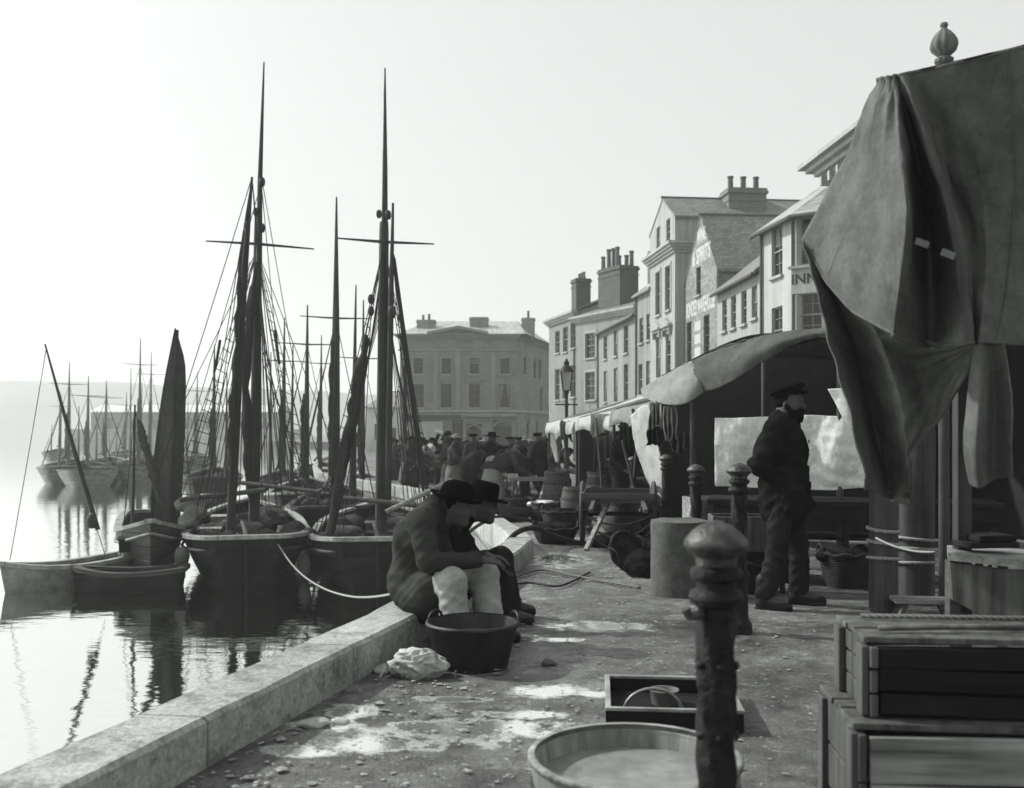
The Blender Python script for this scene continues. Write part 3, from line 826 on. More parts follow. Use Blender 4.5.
for w in ks[2:]:
    a, b, c, e_ = w; m = MB(); m.box(((a+b)/2, .15, (c+e_)/2 - .3), (b-a, .06, e_-c-.6)); o = kf.b(m, 'door', m_shop)
    q = MB(); n = 12
    for i in range(n):
        t0, t1 = math.pi*i/n, math.pi*(i+1)/n; R_ = (b-a)/2; cx = (a+b)/2; zz = e_-.6-.0
        q.add([(cx-R_*math.cos(t0), .05, zz+.6*math.sin(t0)), (cx-R_*math.cos(t1), .05, zz+.6*math.sin(t1)), (cx-R_*.78*math.cos(t1), .05, zz+.45*math.sin(t1)), (cx-R_*.78*math.cos(t0), .05, zz+.45*math.sin(t0))], [(0,1,2,3)])
    kf.b(q, 'fanlight', m_sash, o, solid=.05)
kf.b(MB().box((kf.uy(424)[0], -.06, kz(434)), (3.4, .12, 2.3)), 'shop_board', m_white)
kf.b(MB().box((kf.W*.5, -.12, kz(415)), (kf.W, .24, .32)), 'shop_fascia', m_greyw)
kf.b(MB().box((kf.W*.28, -.2, kz(416.5)), (kf.W*.5, .3, .3)), 'shop_blind', m_shop)
kf.cornice(KH-.25, .6, .5, steps=4, mat=m_ktrim); kf.cornice(kz(351), .16, .16, steps=1, mat=m_ktrim, name='string_course'); kf.cornice(kz(412), .16, .16, steps=1, mat=m_stonetrim, name='string_course')
for p in (436.5, 458, 494): kf.b(MB().box((kf.uy(p)[0], -.04, (kz(351)+kz(411))/2), (.5, .08, kz(351)-kz(411)-.02)), 'pilaster', m_ktrim)
pu0, pu1, pum = kf.uy(430)[0], kf.uy(486)[0], kf.uy(459)[0]
kf.b(MB().prism([(pu0,-.42,KH+.255),(pu1,-.42,KH+.255),(pum,-.42,kz(329))], (0,.6,0)), 'pediment', m_kwall)
q = MB(); q.bar((pu0-.2,-.62,KH+.3),(pum,-.62,kz(328)),.6,.24); q.bar((pum,-.622,kz(328)),(pu1+.2,-.622,KH+.3),.6,.24); kf.b(q, 'pediment_moulding', m_ktrim)
# hipped slates
a, b = .1, kf.W+.6; d = 10.5; rz_ = kz(326)+1.0
kf.b(MB().add([(a-.3,-.3,KH+.27),(b+.3,-.3,KH+.27),(b+3,d,KH+.27),(a-.3,d,KH+.27),(a+2,d/2,rz_),(b-.4,d/2,rz_)], [(0,1,5,4),(1,2,5),(2,3,4,5),(3,0,4)]), 'roof', M_brick('head_house_slates', .42, .3, .2, .012, .2, .6, rough=.4, axis='yz', spec=.8))
kf.chimney(kf.uy(424)[0], 2.6, KH, kz(320), 1.7, 1.0, [(-.3,0,.5),(.25,0,.6)], m_greyw)
kf.chimney(kf.uy(478)[0], 3.0, KH, kz(319)+.2, 1.7, 1.0, [], m_greyw)
kf.chimney(kf.uy(530)[0]-.1, 3.4, KH, kz(317), 1.2, .9, [(0,0,.7)], m_greyw)
kr = Facade('quay_head_house', (kx1+.003,91.0), (3.9,103.5), KB, root=kf)
krw = [win_px(kr, p, a, b, 1.0) for p, a, b in ((525,357,375),(535,359,378),(540,360,379),(541,387,410),(528,419,440),(537,421,441))]
kr.wall(KH, 3.0, krw, m_kwall, rec=.18)
for w in krw: kr.window(*w, rec=.18, sash=m_sashd)
kr.cornice(KH-.25, .45, .5, steps=4, mat=m_kwall); kr.cornice(kz(412), .16, .16, steps=1, name='string_course')
# low white building beside it
lw2 = Facade('white_shed', (-14.6,100), (-10.6,98), KB, 'low white building beyond the broad grey house, seen through the rigging', 'building')
lw2.wall(4.4, 8, [(1,2,1.2,2.8),(2.8,3.6,0,2.4)], m_white, side_gable=(4,6.)); lw2.window(1,2,1.2,2.8); lw2.door(3.2,.8,2.4); lw2.roof_side(4.4, 8, 1.6)
# houses closing the gap behind
for i, (x0, x1, y, h, lab) in enumerate([(4.2,14,118,10.0,'plain rendered house glimpsed behind the bend of the street')]):
    g = Facade('back_house', (x0,y), (x1,y), KB, lab, 'house'); ws = [(1+2.6*j,2+2.6*j,z,z+1.7) for j in range(3) for z in (1.2,4.4,7.4)]
    g.wall(h, 8, ws, m_dusk, side_gable=(4,h+2.4)); g.roof_side(h, 8, 2.4)
    for w in ws: g.window(*w)
# long pale-roofed shed on the far pier, with the pier under it
pier = MB().box((-75, 236, -.6), (48, 26, 4.4)); tag(pier.build('far_pier', m_qwall, bevel=.1), kind='structure')
ps = Facade('pier_shed', (-96,228), (-53,228), 1.6, 'long grey shed with a pale roof edge on the far pier', 'shed')
sw = [(2.5+6*j, 5+6*j, .0, 2.6) for j in range(7)]
ps.wall(4.0, 14, sw, M_render('shed_boards', .16, .3), side_gable=(7, 5.6))
for w in sw: ps.window(*w, sill=False, sash=m_sashd, bars=2)
ps.roof_side(4.0, 14, 1.6, over=.9, mat=M('pale_shed_roof', .6, .6, .15, .4, .1, 3))
# ================================================================== boats
def hull(L, B, free, stern=.78, draft=.55, rake=.12, n=22, ns=11):
    """local: bow at +x, waterline z = 0; returns outer rows, half-breadth and sheer functions"""
    def hb(t):
        if t < .3: return B/2*(stern + (1-stern)*math.sqrt(max(0, 1-(1-t/.3)**2)))
        if t < .5: return B/2
        return B/2*(1 - ((t-.5)/.5)**2.6)
    def sh(t): return free*(1 + .42*max(0, t-.45)**2/.3 + .22*max(0, .45-t)**2/.2)
    def kz_(t): return -draft + (max(0, t-.8)/.2)**2*draft*.5
    def xx(t, s): return -L/2 + L*t + rake*L*.5*(s-.5)*t**3 - (0.06*L*(s-.4) if t < .01 else 0.06*L*(s-.4)*max(0,1-t*6))
    return hb, sh, kz_, xx
def TT(q): return q**1.7*(1-q*.0)
def make_boat(root, L, B, free, m_h, m_r, stern=.78, seed=0, deckdrop=.32, bandmat=None):
    hb, sh, kz_, xx = hull(L, B, free, stern)
    n, ns = 34, 11; rows = []
    for i in range(n):
        t = TT(i/(n-1)); r = []
        full = .34 + .5*max(0, t-.55)/.45
        for sd in (1, -1):
            rng = range(ns) if sd == 1 else range(ns-1, -1, -1)
            half = []
            for j in (range(ns-1, -1, -1) if sd == 1 else range(ns)):
                s_ = j/(ns-1); y = hb(t)*(s_**full)*(.93+.07*s_)
                half.append((xx(t, s_), sd*y, kz_(t) + (sh(t)-kz_(t))*s_))
            r += half
        rows.append(r)
    m = MB().grid(rows)
    m.add(rows[0], [tuple(range(len(rows[0])))])
    m.build('hull', m_h, root, smooth='auto')
    # bulwark inside and deck
    inn_ = []; dk = []
    for i in range(n):
        t = TT(i/(n-1)); y = max(hb(t)-.09, .005); x = xx(t, 1.0) + (.09 if i == 0 else (-.07 if i == n-1 else 0)); z = sh(t)
        inn_.append((x, y, z))
    mb = MB()
    for sd in (1, -1):
        mb.grid([[(x, sd*y, z) for x, y, z in inn_], [(x, sd*y*.97, z-deckdrop) for x, y, z in inn_]])
    a = inn_[0]; mb.add([(a[0], a[1], a[2]), (a[0], -a[1], a[2]), (a[0], -a[1]*.97, a[2]-deckdrop), (a[0], a[1]*.97, a[2]-deckdrop)], [(0,1,2,3)])
    mb.build('bulwark', m_h, root)
    MB().grid([[(x, f*y*.975, z-deckdrop+.02+.05*(1-f*f)) for x, y, z in inn_] for f in (-1,-.5,0,.5,1)]).build('deck', m_deck, root)
    # rail cap round the top of the bulwark, across the stern too
    rp = [(xx(TT(i/(n-1)), 1.0), hb(TT(i/(n-1))), sh(TT(i/(n-1)))) for i in range(n)]
    line = [(x, y-.04, z) for x, y, z in rp] + [(x, -y+.04, z) for x, y, z in reversed(rp)]
    line.append(line[0])
    rows = []
    for i, p in enumerate(line):
        a = V(line[max(i-1, 0)]); b = V(line[min(i+1, len(line)-1)]); d = (b-a); d.z = 0
        d = d.normalized() if d.length > 1e-6 else V((1,0,0)); nn = V((-d.y, d.x, 0)); p = V(p)
        rows.append([p+nn*.085+V((0,0,.002)), p+nn*.085+V((0,0,.085)), p-nn*.085+V((0,0,.085)), p-nn*.085+V((0,0,.002))])
    MB().grid(rows, closed=True).build('rail', m_r, root, bevel=.01)
    if bandmat:
        m = MB()
        for sd in (1, -1): m.tube([(xx(i/(n-1), .86), sd*(hb(i/(n-1))*.995+.01), kz_(i/(n-1)) + (sh(i/(n-1))-kz_(i/(n-1)))*.86) for i in range(n)], .035, 6)
        m.build('rubbing_strake', bandmat, root)
    return hb, sh, xx
def mast(root, x, y, z0, z1, r0, r1, mat, rake=(0,0), name='mast'):
    n = 10; pts = [(x+rake[0]*(i/n), y+rake[1]*(i/n), z0+(z1-z0)*i/n) for i in range(n+1)]
    return MB().tube(pts, [r0+(r1-r0)*i/n for i in range(n+1)], 12).build(name, mat, root, smooth='auto')
def sag(a, b, d, n=14):
    a, b = V(a), V(b); return [a.lerp(b, i/n) - V((0,0,d*4*(i/n)*(1-i/n))) for i in range(n+1)]
def rig(root, lines, r=.012, mat=None, name='rigging', block=None):
    m = MB()
    for l in lines:
        a, b = l[0], l[1]; m.tube(sag(a, b, l[2] if len(l) > 2 else .05, 6), r, 5)
    return m.build(name, mat or m_rig, root)
def blk(root, p, s=.09):
    return MB().lathe([(0,-s*1.2),(s*.55,-s),(s*.8,-s*.3),(s*.8,s*.3),(s*.55,s),(0,s*1.2)], 10, p).build('block', m_spar, root, smooth=True)
def bundle(root, pts, r, mat, name='furled_sail', seed=0, parent=None):
    """a sail rolled on its spar: lumpy, lashed at intervals"""
    n = 44; a = [V(p) for p in pts]; out = []; rr = []
    seg = len(a)-1
    for i in range(n+1):
        t = i/n*seg; k = min(int(t), seg-1); p = a[k].lerp(a[k+1], t-k)
        out.append(p + V((nz(p,2,seed),nz(p,2,seed+4),0))*r*.35); taper = min(1, 5*(i/n)+.3, 4*(1-i/n)+.3)
        rr.append(r*taper*(.85+.45*nz((i*.33,seed,0),1)+.15*nz((i*1.1,seed,4),1))*(.84 if i % 7 == seed % 7 else 1))
    rows = []
    for i, p in enumerate(out):
        d = (out[min(i+1, n)] - out[max(i-1, 0)]).normalized(); px_ = d.cross(V((0,1,0)) if abs(d.y) < .9 else V((1,0,0))).normalized(); py_ = d.cross(px_)
        rows.append([p + (px_*math.cos(b) + py_*math.sin(b))*rr[i]*(1 + .30*nz((math.cos(b)*1.7, math.sin(b)*1.7, i*.10), 1, seed) + .12*math.sin(4*b + i*.35)) for b in [2*math.pi*j/20 for j in range(20)]])
    return MB().grid(rows, closed=True).build(name, mat, parent or root, smooth=True)
def clutter(root, x0, x1, y0, y1, z, n, seed, mats):
    """ropes, pots and net heaps on deck, one part each"""
    rd = random.Random(seed)
    for i in range(n // 3):
        x, y = x0+(x1-x0)*rd.random(), y0+(y1-y0)*rd.random()
        pr = [ell((x+rd.gauss(0,.3), y+rd.gauss(0,.22), z+.1+.28*rd.random()*rd.random()), (.34*rd.uniform(.6,1.2), .3*rd.uniform(.6,1.2), .2), None, .08) for _ in range(7)]
        sdf('tarpaulin_heap', pr, .045, rd.choice([m_net, m_tarp_d, m_sail2]), root, folds(.04, 16, rd.random()*6))
    for i in range(n):
        x, y = x0+(x1-x0)*rd.random(), y0+(y1-y0)*rd.random(); k = rd.random()
        if k < .4:
            pr = [ell((x+rd.gauss(0,.14), y+rd.gauss(0,.14), z+.08+.1*rd.random()), (.2*rd.uniform(.6,1.2), .2*rd.uniform(.6,1.2), .13), None, .08) for _ in range(6)]
            sdf('net_heap', pr, .035, rd.choice([m_net, m_net, m_cloth3, m_sail2]), root, folds(.02, 24, rd.random()*6))
        elif k < .65:
            w, d, h = rd.uniform(.4,.7), rd.uniform(.35,.5), rd.uniform(.18,.3)
            m = MB(); m.box((x, y, z+h/2), (w, d, h)); m.box((x, y, z+h+.02), (w+.06, d+.06, .035)); m.build('hatch_box', rd.choice([m_wood, m_woodd, m_woodx]), root, bevel=.01)
        elif k < .85:
            r = rd.uniform(.14,.2); m = MB()
            for q in range(4): m.tube([(x+(r-q*.008)*math.cos(j/16*6.283), y+(r-q*.008)*math.sin(j/16*6.283), z+.03+q*.045) for j in range(17)], .026, 6)
            m.build('rope_coil', rd.choice([m_rope2, m_rope]), root)
        else:
            r = .22; MB().lathe([(r*.7,0),(r*.95,.2),(r,.4),(r*.93,.4),(r*.85,.1)], 16, (x, y, z)).build('tub', m_wood, root, smooth='auto')

WL = WATER
def rudder(root, L, free):
    x = -L/2; MB().prism([(x-.06,-.03,-.5),(x-.55,-.03,-.5),(x-.5,-.03,.1),(x-.32,-.03,free*1.1),(x-.12,-.03,free*1.15),(x-.06,-.03,.1)], (0,.06,0)).build('rudder', m_tar, root, bevel=.01)
    MB().tube([(x-.25,0,free*1.28),(x+.5,.05,free*1.42),(x+1.1,.1,free*1.5)], [.05,.04,.03], 8).build('tiller', m_spar2, root, smooth='auto')
    MB().lathe([(0,-.26),(.1,-.2),(.15,0),(.1,.2),(0,.26)], 12, (x+.75,-1.18,.32)).build('fender', m_rope2, root, smooth=True)
# ---- first big boat, stern to us, two masts in line
def setboat(px, Y, heading_px, label, cat='boat', name='fishing_boat', group=None):
    """heading: the boat points away from us along the line of sight through heading_px"""
    x = (px-512)*Y/FPX; a = math.atan2(1.0, (heading_px-512)/FPX)
    return empty(name, (x, Y, WL), a, label, cat, group), Matrix.Translation((x, Y, WL)) @ Matrix.Rotation(a, 4, 'Z')
b1, X1 = setboat(247, 24.3, 250, 'dark two masted fishing boat, pale rail across its broad stern, beside the standing brown sail')
I1 = X1.inverted()
L1 = lambda px, py, Y: I1 @ at(px, py, Y)
make_boat(b1, 8.6, 2.75, .82, m_tar, m_rail, .42, 1, bandmat=m_tar2)
# main mast with topmast and crosstree
p0, p1, p2 = L1(254,530,24.5), L1(258,236,24.5), L1(264,62,24.5)
def taper(root, pts, rr, mat, name, n=10, parent=None): return MB().tube(pts, rr, n).build(name, mat, parent or root, smooth='auto')
o = taper(b1, [V((p0.x,p0.y,.5)), p1, p1+V((0,0,.5))], [.14,.10,.08], m_spar, 'mast')
taper(b1, [L1(259,262,24.35), L1(260,180,24.35), p2], [.075,.06,.018], m_spar, 'topmast', 8, o)
taper(b1, [L1(206,241,24.3), L1(258,244,24.3), L1(314,249,24.3)], [.018,.04,.018], m_spar, 'crosstree', 6, o)
blk(b1, L1(262,182,24.3), .1); blk(b1, L1(256,212,24.3), .09); blk(b1, L1(262,228,24.3), .1)
bundle(b1, [L1(255,268,24.1), L1(246,380,23.9), L1(249,470,23.7), L1(252,505,23.6)], .125, m_sail2, seed=2)
# mizzen, raked, nearer the stern
q0, q1 = L1(229,530,21.6), L1(252,177,21.9)
o2 = taper(b1, [V((q0.x,q0.y,.4)), L1(243,290,21.8), q1], [.10,.085,.025], m_spar, 'mast')
blk(b1, L1(247,226,21.8), .08)
bundle(b1, [L1(244,230,22.0), L1(238,330,21.6), L1(232,430,21.3), L1(230,490,21.2)], .085, m_sail2, seed=7)
tops = L1(257,250,24.5)
lines = [(tops, L1(px,515,Y)) for px, Y in ((164,23),(176,24),(190,25),(300,23.5),(310,24.5),(322,25.5),(336,27))]
lines += [(L1(262,180,24.4), L1(px,500,Y)) for px, Y in ((170,24.5),(318,26))] + [(q1, L1(196,515,21)), (q1, L1(204,515,21.3)), (q1, L1(285,520,21)), (q1, L1(278,520,21.5))]
lines += [(L1(250,300,24.4), L1(218,500,24)), (tops, L1(283,400,25)), (tops, L1(272,460,22))] + [(L1(259+i*.4,250+14*i,24.4), L1(262+7*i,505,22.5+.35*i)) for i in range(9)] + [(L1(262-i*.6,130+24*i,24.3), L1(250+4*i,515,23.8)) for i in range(5)] + [(L1(250-i,190+20*i,21.8), L1(224+5*i,515,21.3)) for i in range(4)] + [(tops, L1(150,470,24)), (q1, L1(150,500,21)), (tops, L1(348,480,26))] + [(L1(250,262+12*i,23.4), L1(196+5*i,512,22.4)) for i in range(6)] + [(L1(262,190,24.4), L1(292,512,23)), (L1(264,70,24.5), tops)]
def ratlines(top, a, b, n): return [(V(top).lerp(V(a), i/n), V(top).lerp(V(b), i/n), 0) for i in range(2, n)]
rig(b1, lines + ratlines(tops, L1(164,515,23), L1(190,515,25), 26) + ratlines(tops, L1(300,515,23.5), L1(322,515,25.5), 26), .0105)
rig(b1, [(L1(220,340,23.4), L1(214,372,23.3))], .035, m_sail2, 'brailed_cloth'); rig(b1, [(L1(275,330,24),L1(279,364,24))], .04, m_sail2, 'brailed_cloth')
sdf('heaped_sail', [ell(L1(px,py,Y), (.24,.24,.16), None, .1) for px, py, Y in ((196,512,22.5),(206,500,22.8),(185,505,22.6),(188,522,22.4))], .03, m_cloth2, b1, folds(.04, 16))
clutter(b1, -3.7, 2.5, -.95, .95, .62, 26, 3, None)
rudder(b1, 8.6, .82)
m = MB(); m.tube([L1(180,500,22.2), L1(265,490,22.4)], .055, 8); m.build('boom', m_spar2, b1, smooth='auto')
m = MB(); m.tube([L1(235,482,23.4), L1(320,492,22.6)], .05, 8); m.build('spar', m_spar2, b1, smooth='auto')
# ---- second big boat
b2, X2 = setboat(379, 24.0, 384, 'dark fishing boat with the thickest bare mast and a furled sail leaning beside it')
I2 = X2.inverted(); L2 = lambda px, py, Y: I2 @ at(px, py, Y)
make_boat(b2, 8.0, 3.0, .80, m_tar, m_rail, .45, 2, bandmat=m_tar2)
p0, p1, p2 = L2(381,540,21.9), L2(384,232,21.9), L2(385,68,21.9)
o = taper(b2, [V((p0.x,p0.y,.4)), p1, L2(384,222,21.9)], [.14,.105,.095], m_spar2, 'mast')
taper(b2, [L2(384.5,252,21.75), L2(385,170,21.75), p2], [.075,.055,.016], m_spar, 'topmast', 8, o)
taper(b2, [L2(335,238,21.7), L2(384,242,21.7), L2(434,244,21.7)], [.016,.038,.016], m_spar, 'crosstree', 6, o)
taper(b2, [L2(388,500,21.4), L2(391,300,21.4), L2(393,203,21.4)], [.07,.06,.025], m_spar, 'gaff_spar', 8)
blk(b2, L2(388,215,21.6), .09); blk(b2, L2(379,214,21.6), .08); blk(b2, L2(371,299,21.6), .09); blk(b2, L2(371,311,21.6), .09); blk(b2, L2(392,312,21.3), .12)
bundle(b2, [L2(366,335,21.2), L2(355,400,20.9), L2(343,470,20.7), L2(331,535,20.5)], .13, m_sail2, seed=4)
taper(b2, [L2(369,338,21.3), L2(326,545,20.4)], [.03,.07], m_spar, 'yard', 8)
t2 = L2(384,244,21.9)
lines = [(t2, L2(px,545,Y)) for px, Y in ((312,21),(320,22),(331,23),(431,21.5),(439,22.5),(446,23.4))]
lines += [(L2(392,248,21.6), L2(px,535,Y)) for px, Y in ((418,20.6),(424,20.8),(428,21))] + [(L2(384,90,21.9), t2), (t2, L2(348,420,22)), (L2(371,299,21.6), t2), (L2(371,311,21.6), L2(362,500,21.5))]
lines += [(L2(383+i*.6,150+22*i,21.8), L2(378+3*i,520,21.4+.1*i)) for i in range(5)] + [(L2(384,250+9*i,21.9), L2(342-4*i,535,21.4+.2*i)) for i in range(7)] + [(L2(385,256+10*i,21.9), L2(406+5*i,525,21.2+.2*i)) for i in range(7)]
rig(b2, lines + ratlines(t2, L2(312,545,21), L2(331,545,23), 26) + ratlines(t2, L2(431,545,21.5), L2(446,545,23.4), 26), .0105)
rig(b2, [(L2(393,255,21.5), L2(426,512,20.8)), (L2(394,258,21.5), L2(429,505,20.8))], .035, m_rig, 'stay')
m = MB(); m.tube([L2(335,497,21.4), L2(440,508,20.7)], .05, 8); m.build('boom', m_spar2, b2, smooth='auto')
m = MB(); m.tube([L2(386,512,20.6), L2(452,480,20.9)], .05, 8); m.build('sweep', m_woodx, b2, smooth='auto')
clutter(b2, -3.4, 2.2, -1.1, 1.1, .60, 24, 8, None)
rudder(b2, 8.0, .80)
# ---- small lugger with the dark narrow sail
b3, X3 = setboat(150, 22.7, 146, 'small open lugger with a tall narrow dark sail still hoisted')
I3 = X3.inverted(); L3 = lambda px, py, Y: I3 @ at(px, py, Y)
b3.rotation_euler[2] += math.pi; X3 = X3 @ Matrix.Rotation(math.pi, 4, 'Z'); I3 = X3.inverted()
make_boat(b3, 4.8, 1.45, .90, m_tar2, m_rail, .7, 3, bandmat=m_rail)
taper(b3, [L3(168,560,22.6), L3(177,330,22.6)], [.08,.04], m_spar, 'mast')
ol = [(150,522),(151,480),(157,425),(163,385),(168,360),(172,340),(175,327)]; orr = [(178,545),(182,500),(185,440),(186,400),(186.5,362),(181,347),(176,328)]
rows = []
for k, (a, c) in enumerate(zip(ol, orr)):
    r = []
    for j in range(15):
        t = j/14; Y = 22.5 + .10*math.sin(t*math.pi*2.2 + k*.4)*(1-k/7) + .25*t
        r.append(L3(a[0]+(c[0]-a[0])*t, a[1]+(c[1]-a[1])*t, Y))
    rows.append(r)
MB().grid(rows).build('sail', m_sail, b3, smooth=True, solid=.02, sub=1)
taper(b3, [L3(131,590,21.2), L3(135,405,21.2)], [.05,.02], m_spar, 'mizzen_mast', 8)
bundle(b3, [L3(138,420,21.2), L3(150,462,21.3), L3(160,505,21.5)], .1, m_sail, seed=5)
rig(b3, [(L3(175,332,22.6), L3(150,560,22)), (L3(175,332,22.6), L3(196,545,23.5)), (L3(135,408,21.2), L3(120,560,21)), (L3(135,410,21.2), L3(168,540,22))], .01)
clutter(b3, -1.5, 1.5, -.4, .4, .6, 6, 21, None)
MB().lathe([(.0,-.2),(.12,-.16),(.16,0),(.12,.16),(0,.2)], 12, L3(182,556,20.6)).build('fender', m_rope2, b3, smooth=True)
# ---- low grey boat cut by the left edge, with a raked spar
b4 = empty('rowing_boat', tuple(at(66,592,20.4)), R(232), 'low grey rowing boat with a thin raked spar and hanging pulley block', 'boat')
b4.location.z = WL; X4 = Matrix.Translation(b4.location) @ Matrix.Rotation(R(232), 4, 'Z'); I4 = X4.inverted(); L4 = lambda px, py, Y: I4 @ at(px, py, Y)
make_boat(b4, 2.5, .9, .38, M('grey_boat_paint', .16, .6, .4, 4, .3, 20), m_rail, .6, 4, .25)
taper(b4, [L4(98,530,19.9), L4(74,450,19.9), L4(45,344,19.9)], [.05,.045,.016], m_spar, 'raked_spar', 8)
blk(b4, L4(92,521,19.8), .13)
rig(b4, [(L4(46,350,19.9), L4(10,560,20)), (L4(60,400,19.9), L4(105,555,20))], .008)
MB().box((0,0,.26),(.22,.8,.03)).build('thwart', m_deck, b4); MB().box((-.6,0,.26),(.22,.66,.03)).build('thwart', m_deck, b4)
b5 = empty('skiff', tuple(at(128,590,19.9)), R(190), 'low black skiff lying flat on the water beside the small lugger', 'boat'); b5.location.z = WL
make_boat(b5, 2.0, .9, .30, m_tar, m_tar2, .7, 5, .2)
# ---- boats behind: bare masts in ranks
def far_boat(px, Y, topy, label, hdg, L=7.5, B=2.7, seed=0, second=None, mat=None, gaff=True, cross=None, thick=.12, spar=None, sail=None):
    spar = spar or m_spar; sail = sail or m_sail2
    root, X = setboat(px, Y, hdg, label, group=None); I = X.inverted(); Lq = lambda a, b, c: I @ at(a, b, c)
    make_boat(root, L, B, .85, mat or m_tar, [m_rail, m_tar2][seed % 2], .45, seed)
    base = Lq(px, 500, Y); base.z = .5; top = Lq(px+1.5, topy, Y); h = top.z
    o = taper(root, [base, base.lerp(top, .55), top], [thick, thick*.75, .025], spar, 'mast', 8)
    if cross:
        c = base.lerp(top, cross); taper(root, [c+V((-.05,-1.1,0)), c, c+V((-.05,1.1,.05))], [.015,.035,.015], spar, 'crosstree', 6, o)
    if second:
        s0 = Lq(second[0], 500, Y-1.5); s0.z = .5; s1 = Lq(second[0]+second[2], second[1], Y-1.5)
        taper(root, [s0, s1], [thick*.8, .02], spar, 'mizzen_mast', 8)
    if gaff: bundle(root, [base+V((-.25,.1,.9)), base.lerp(top,.25)+V((-.3,.12,0)), base.lerp(top,.55)+V((-.12,.1,0))], .11, sail, seed=seed)
    m = base.lerp(top, cross or .8)
    rig(root, [(m, (base.x+dx, s_*B*.45, 1.0)) for dx in (-.9,-.3,.4) for s_ in (-1, 1)] + [(top, (L*.47,0,1.3)), (m, (-L*.45,0,1.2))], .012)
    taper(root, [(-L*.42,.2,1.55), (L*.2,.1,1.75)], .055, spar, 'boom', 8)
    clutter(root, -L*.35, L*.3, -.8, .8, .72, 4, seed+50, None)
    return root
far_boat(335, 31, 197, 'fishing boat with one stout mast and crosstree, between the two big boats', 372, seed=11, cross=.62, second=(352,285,4), thick=.16)
far_boat(306, 37, 305, 'slim masted boat with furled sail, behind the gap between big boats', 340, seed=12, cross=.8, second=(291,345,2))
far_boat(283, 44, 318, 'boat with two thin poles behind the shrouds of the first big boat', 310, seed=13, second=(270,352,1), cross=.75)
far_boat(362, 41, 300, 'boat with a thin mast behind the thick bare mast', 395, seed=14, cross=.7)
far_boat(213, 48, 345, 'hazy boat behind the leaning shrouds near the dark sail', 260, seed=15, second=(226,372,1))
far_boat(404, 46, 330, 'boat moored deepest in the corner below the broad grey house', 420, L=6.5, seed=16, gaff=False)
far_boat(320, 56, 335, 'small faint boat among the ranks below the hazy hill', 350, seed=17, cross=.8)
m_pale_hull = M_hull('hazed_hull', .10, .15); m_pale_spar = M_wood('hazed_spar', .16, 2, grain=14); m_pale_sail = M_canvas('hazed_sail', .14)  # far fleet: haze and glare painted in as paler hull, spar and sail tones
# hazy fleet on the open side of the harbour
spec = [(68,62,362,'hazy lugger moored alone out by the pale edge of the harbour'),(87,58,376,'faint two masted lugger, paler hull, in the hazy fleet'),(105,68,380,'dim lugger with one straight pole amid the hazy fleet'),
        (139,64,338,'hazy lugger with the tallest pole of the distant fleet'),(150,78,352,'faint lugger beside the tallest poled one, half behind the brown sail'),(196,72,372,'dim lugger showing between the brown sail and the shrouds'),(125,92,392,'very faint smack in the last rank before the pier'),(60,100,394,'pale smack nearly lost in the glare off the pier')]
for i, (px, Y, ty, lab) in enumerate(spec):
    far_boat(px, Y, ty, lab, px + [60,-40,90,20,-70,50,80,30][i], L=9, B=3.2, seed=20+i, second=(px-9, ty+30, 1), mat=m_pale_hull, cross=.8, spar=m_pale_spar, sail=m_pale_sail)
# mooring line from the stern of the first boat to the quay
pts = [at(278,544,20.0), at(287,560,17.5), at(302,578,14.5), at(325,592,11.8), at(355,598,9.6), at(392,597,7.6)]
pts = [at(278,544,20.0)]+[at(a,b,c) for a,b,c in ((290,562,19.4),(305,577,18.4),(325,589,17.2),(348,596,15.8),(370,597,14.3),(395,593,12.9),(425,584,11.9))]+[V((.1,11.0,.12))]
cm = []
for i in range(len(pts)-1):
    p_1, a, b, p2_ = pts[max(i-1,0)], pts[i], pts[i+1], pts[min(i+2,len(pts)-1)]
    for k in range(6):
        t = k/6; cm.append(.5*((2*a)+(b-p_1)*t+(2*p_1-5*a+4*b-p2_)*t*t+(3*a-p_1-3*b+p2_)*t*t*t))
tag(MB().tube(cm + [pts[-1]], .016, 7).build('mooring_rope', m_rope, smooth=True), 'pale mooring rope sagging from the boat stern to the quay', 'rope')
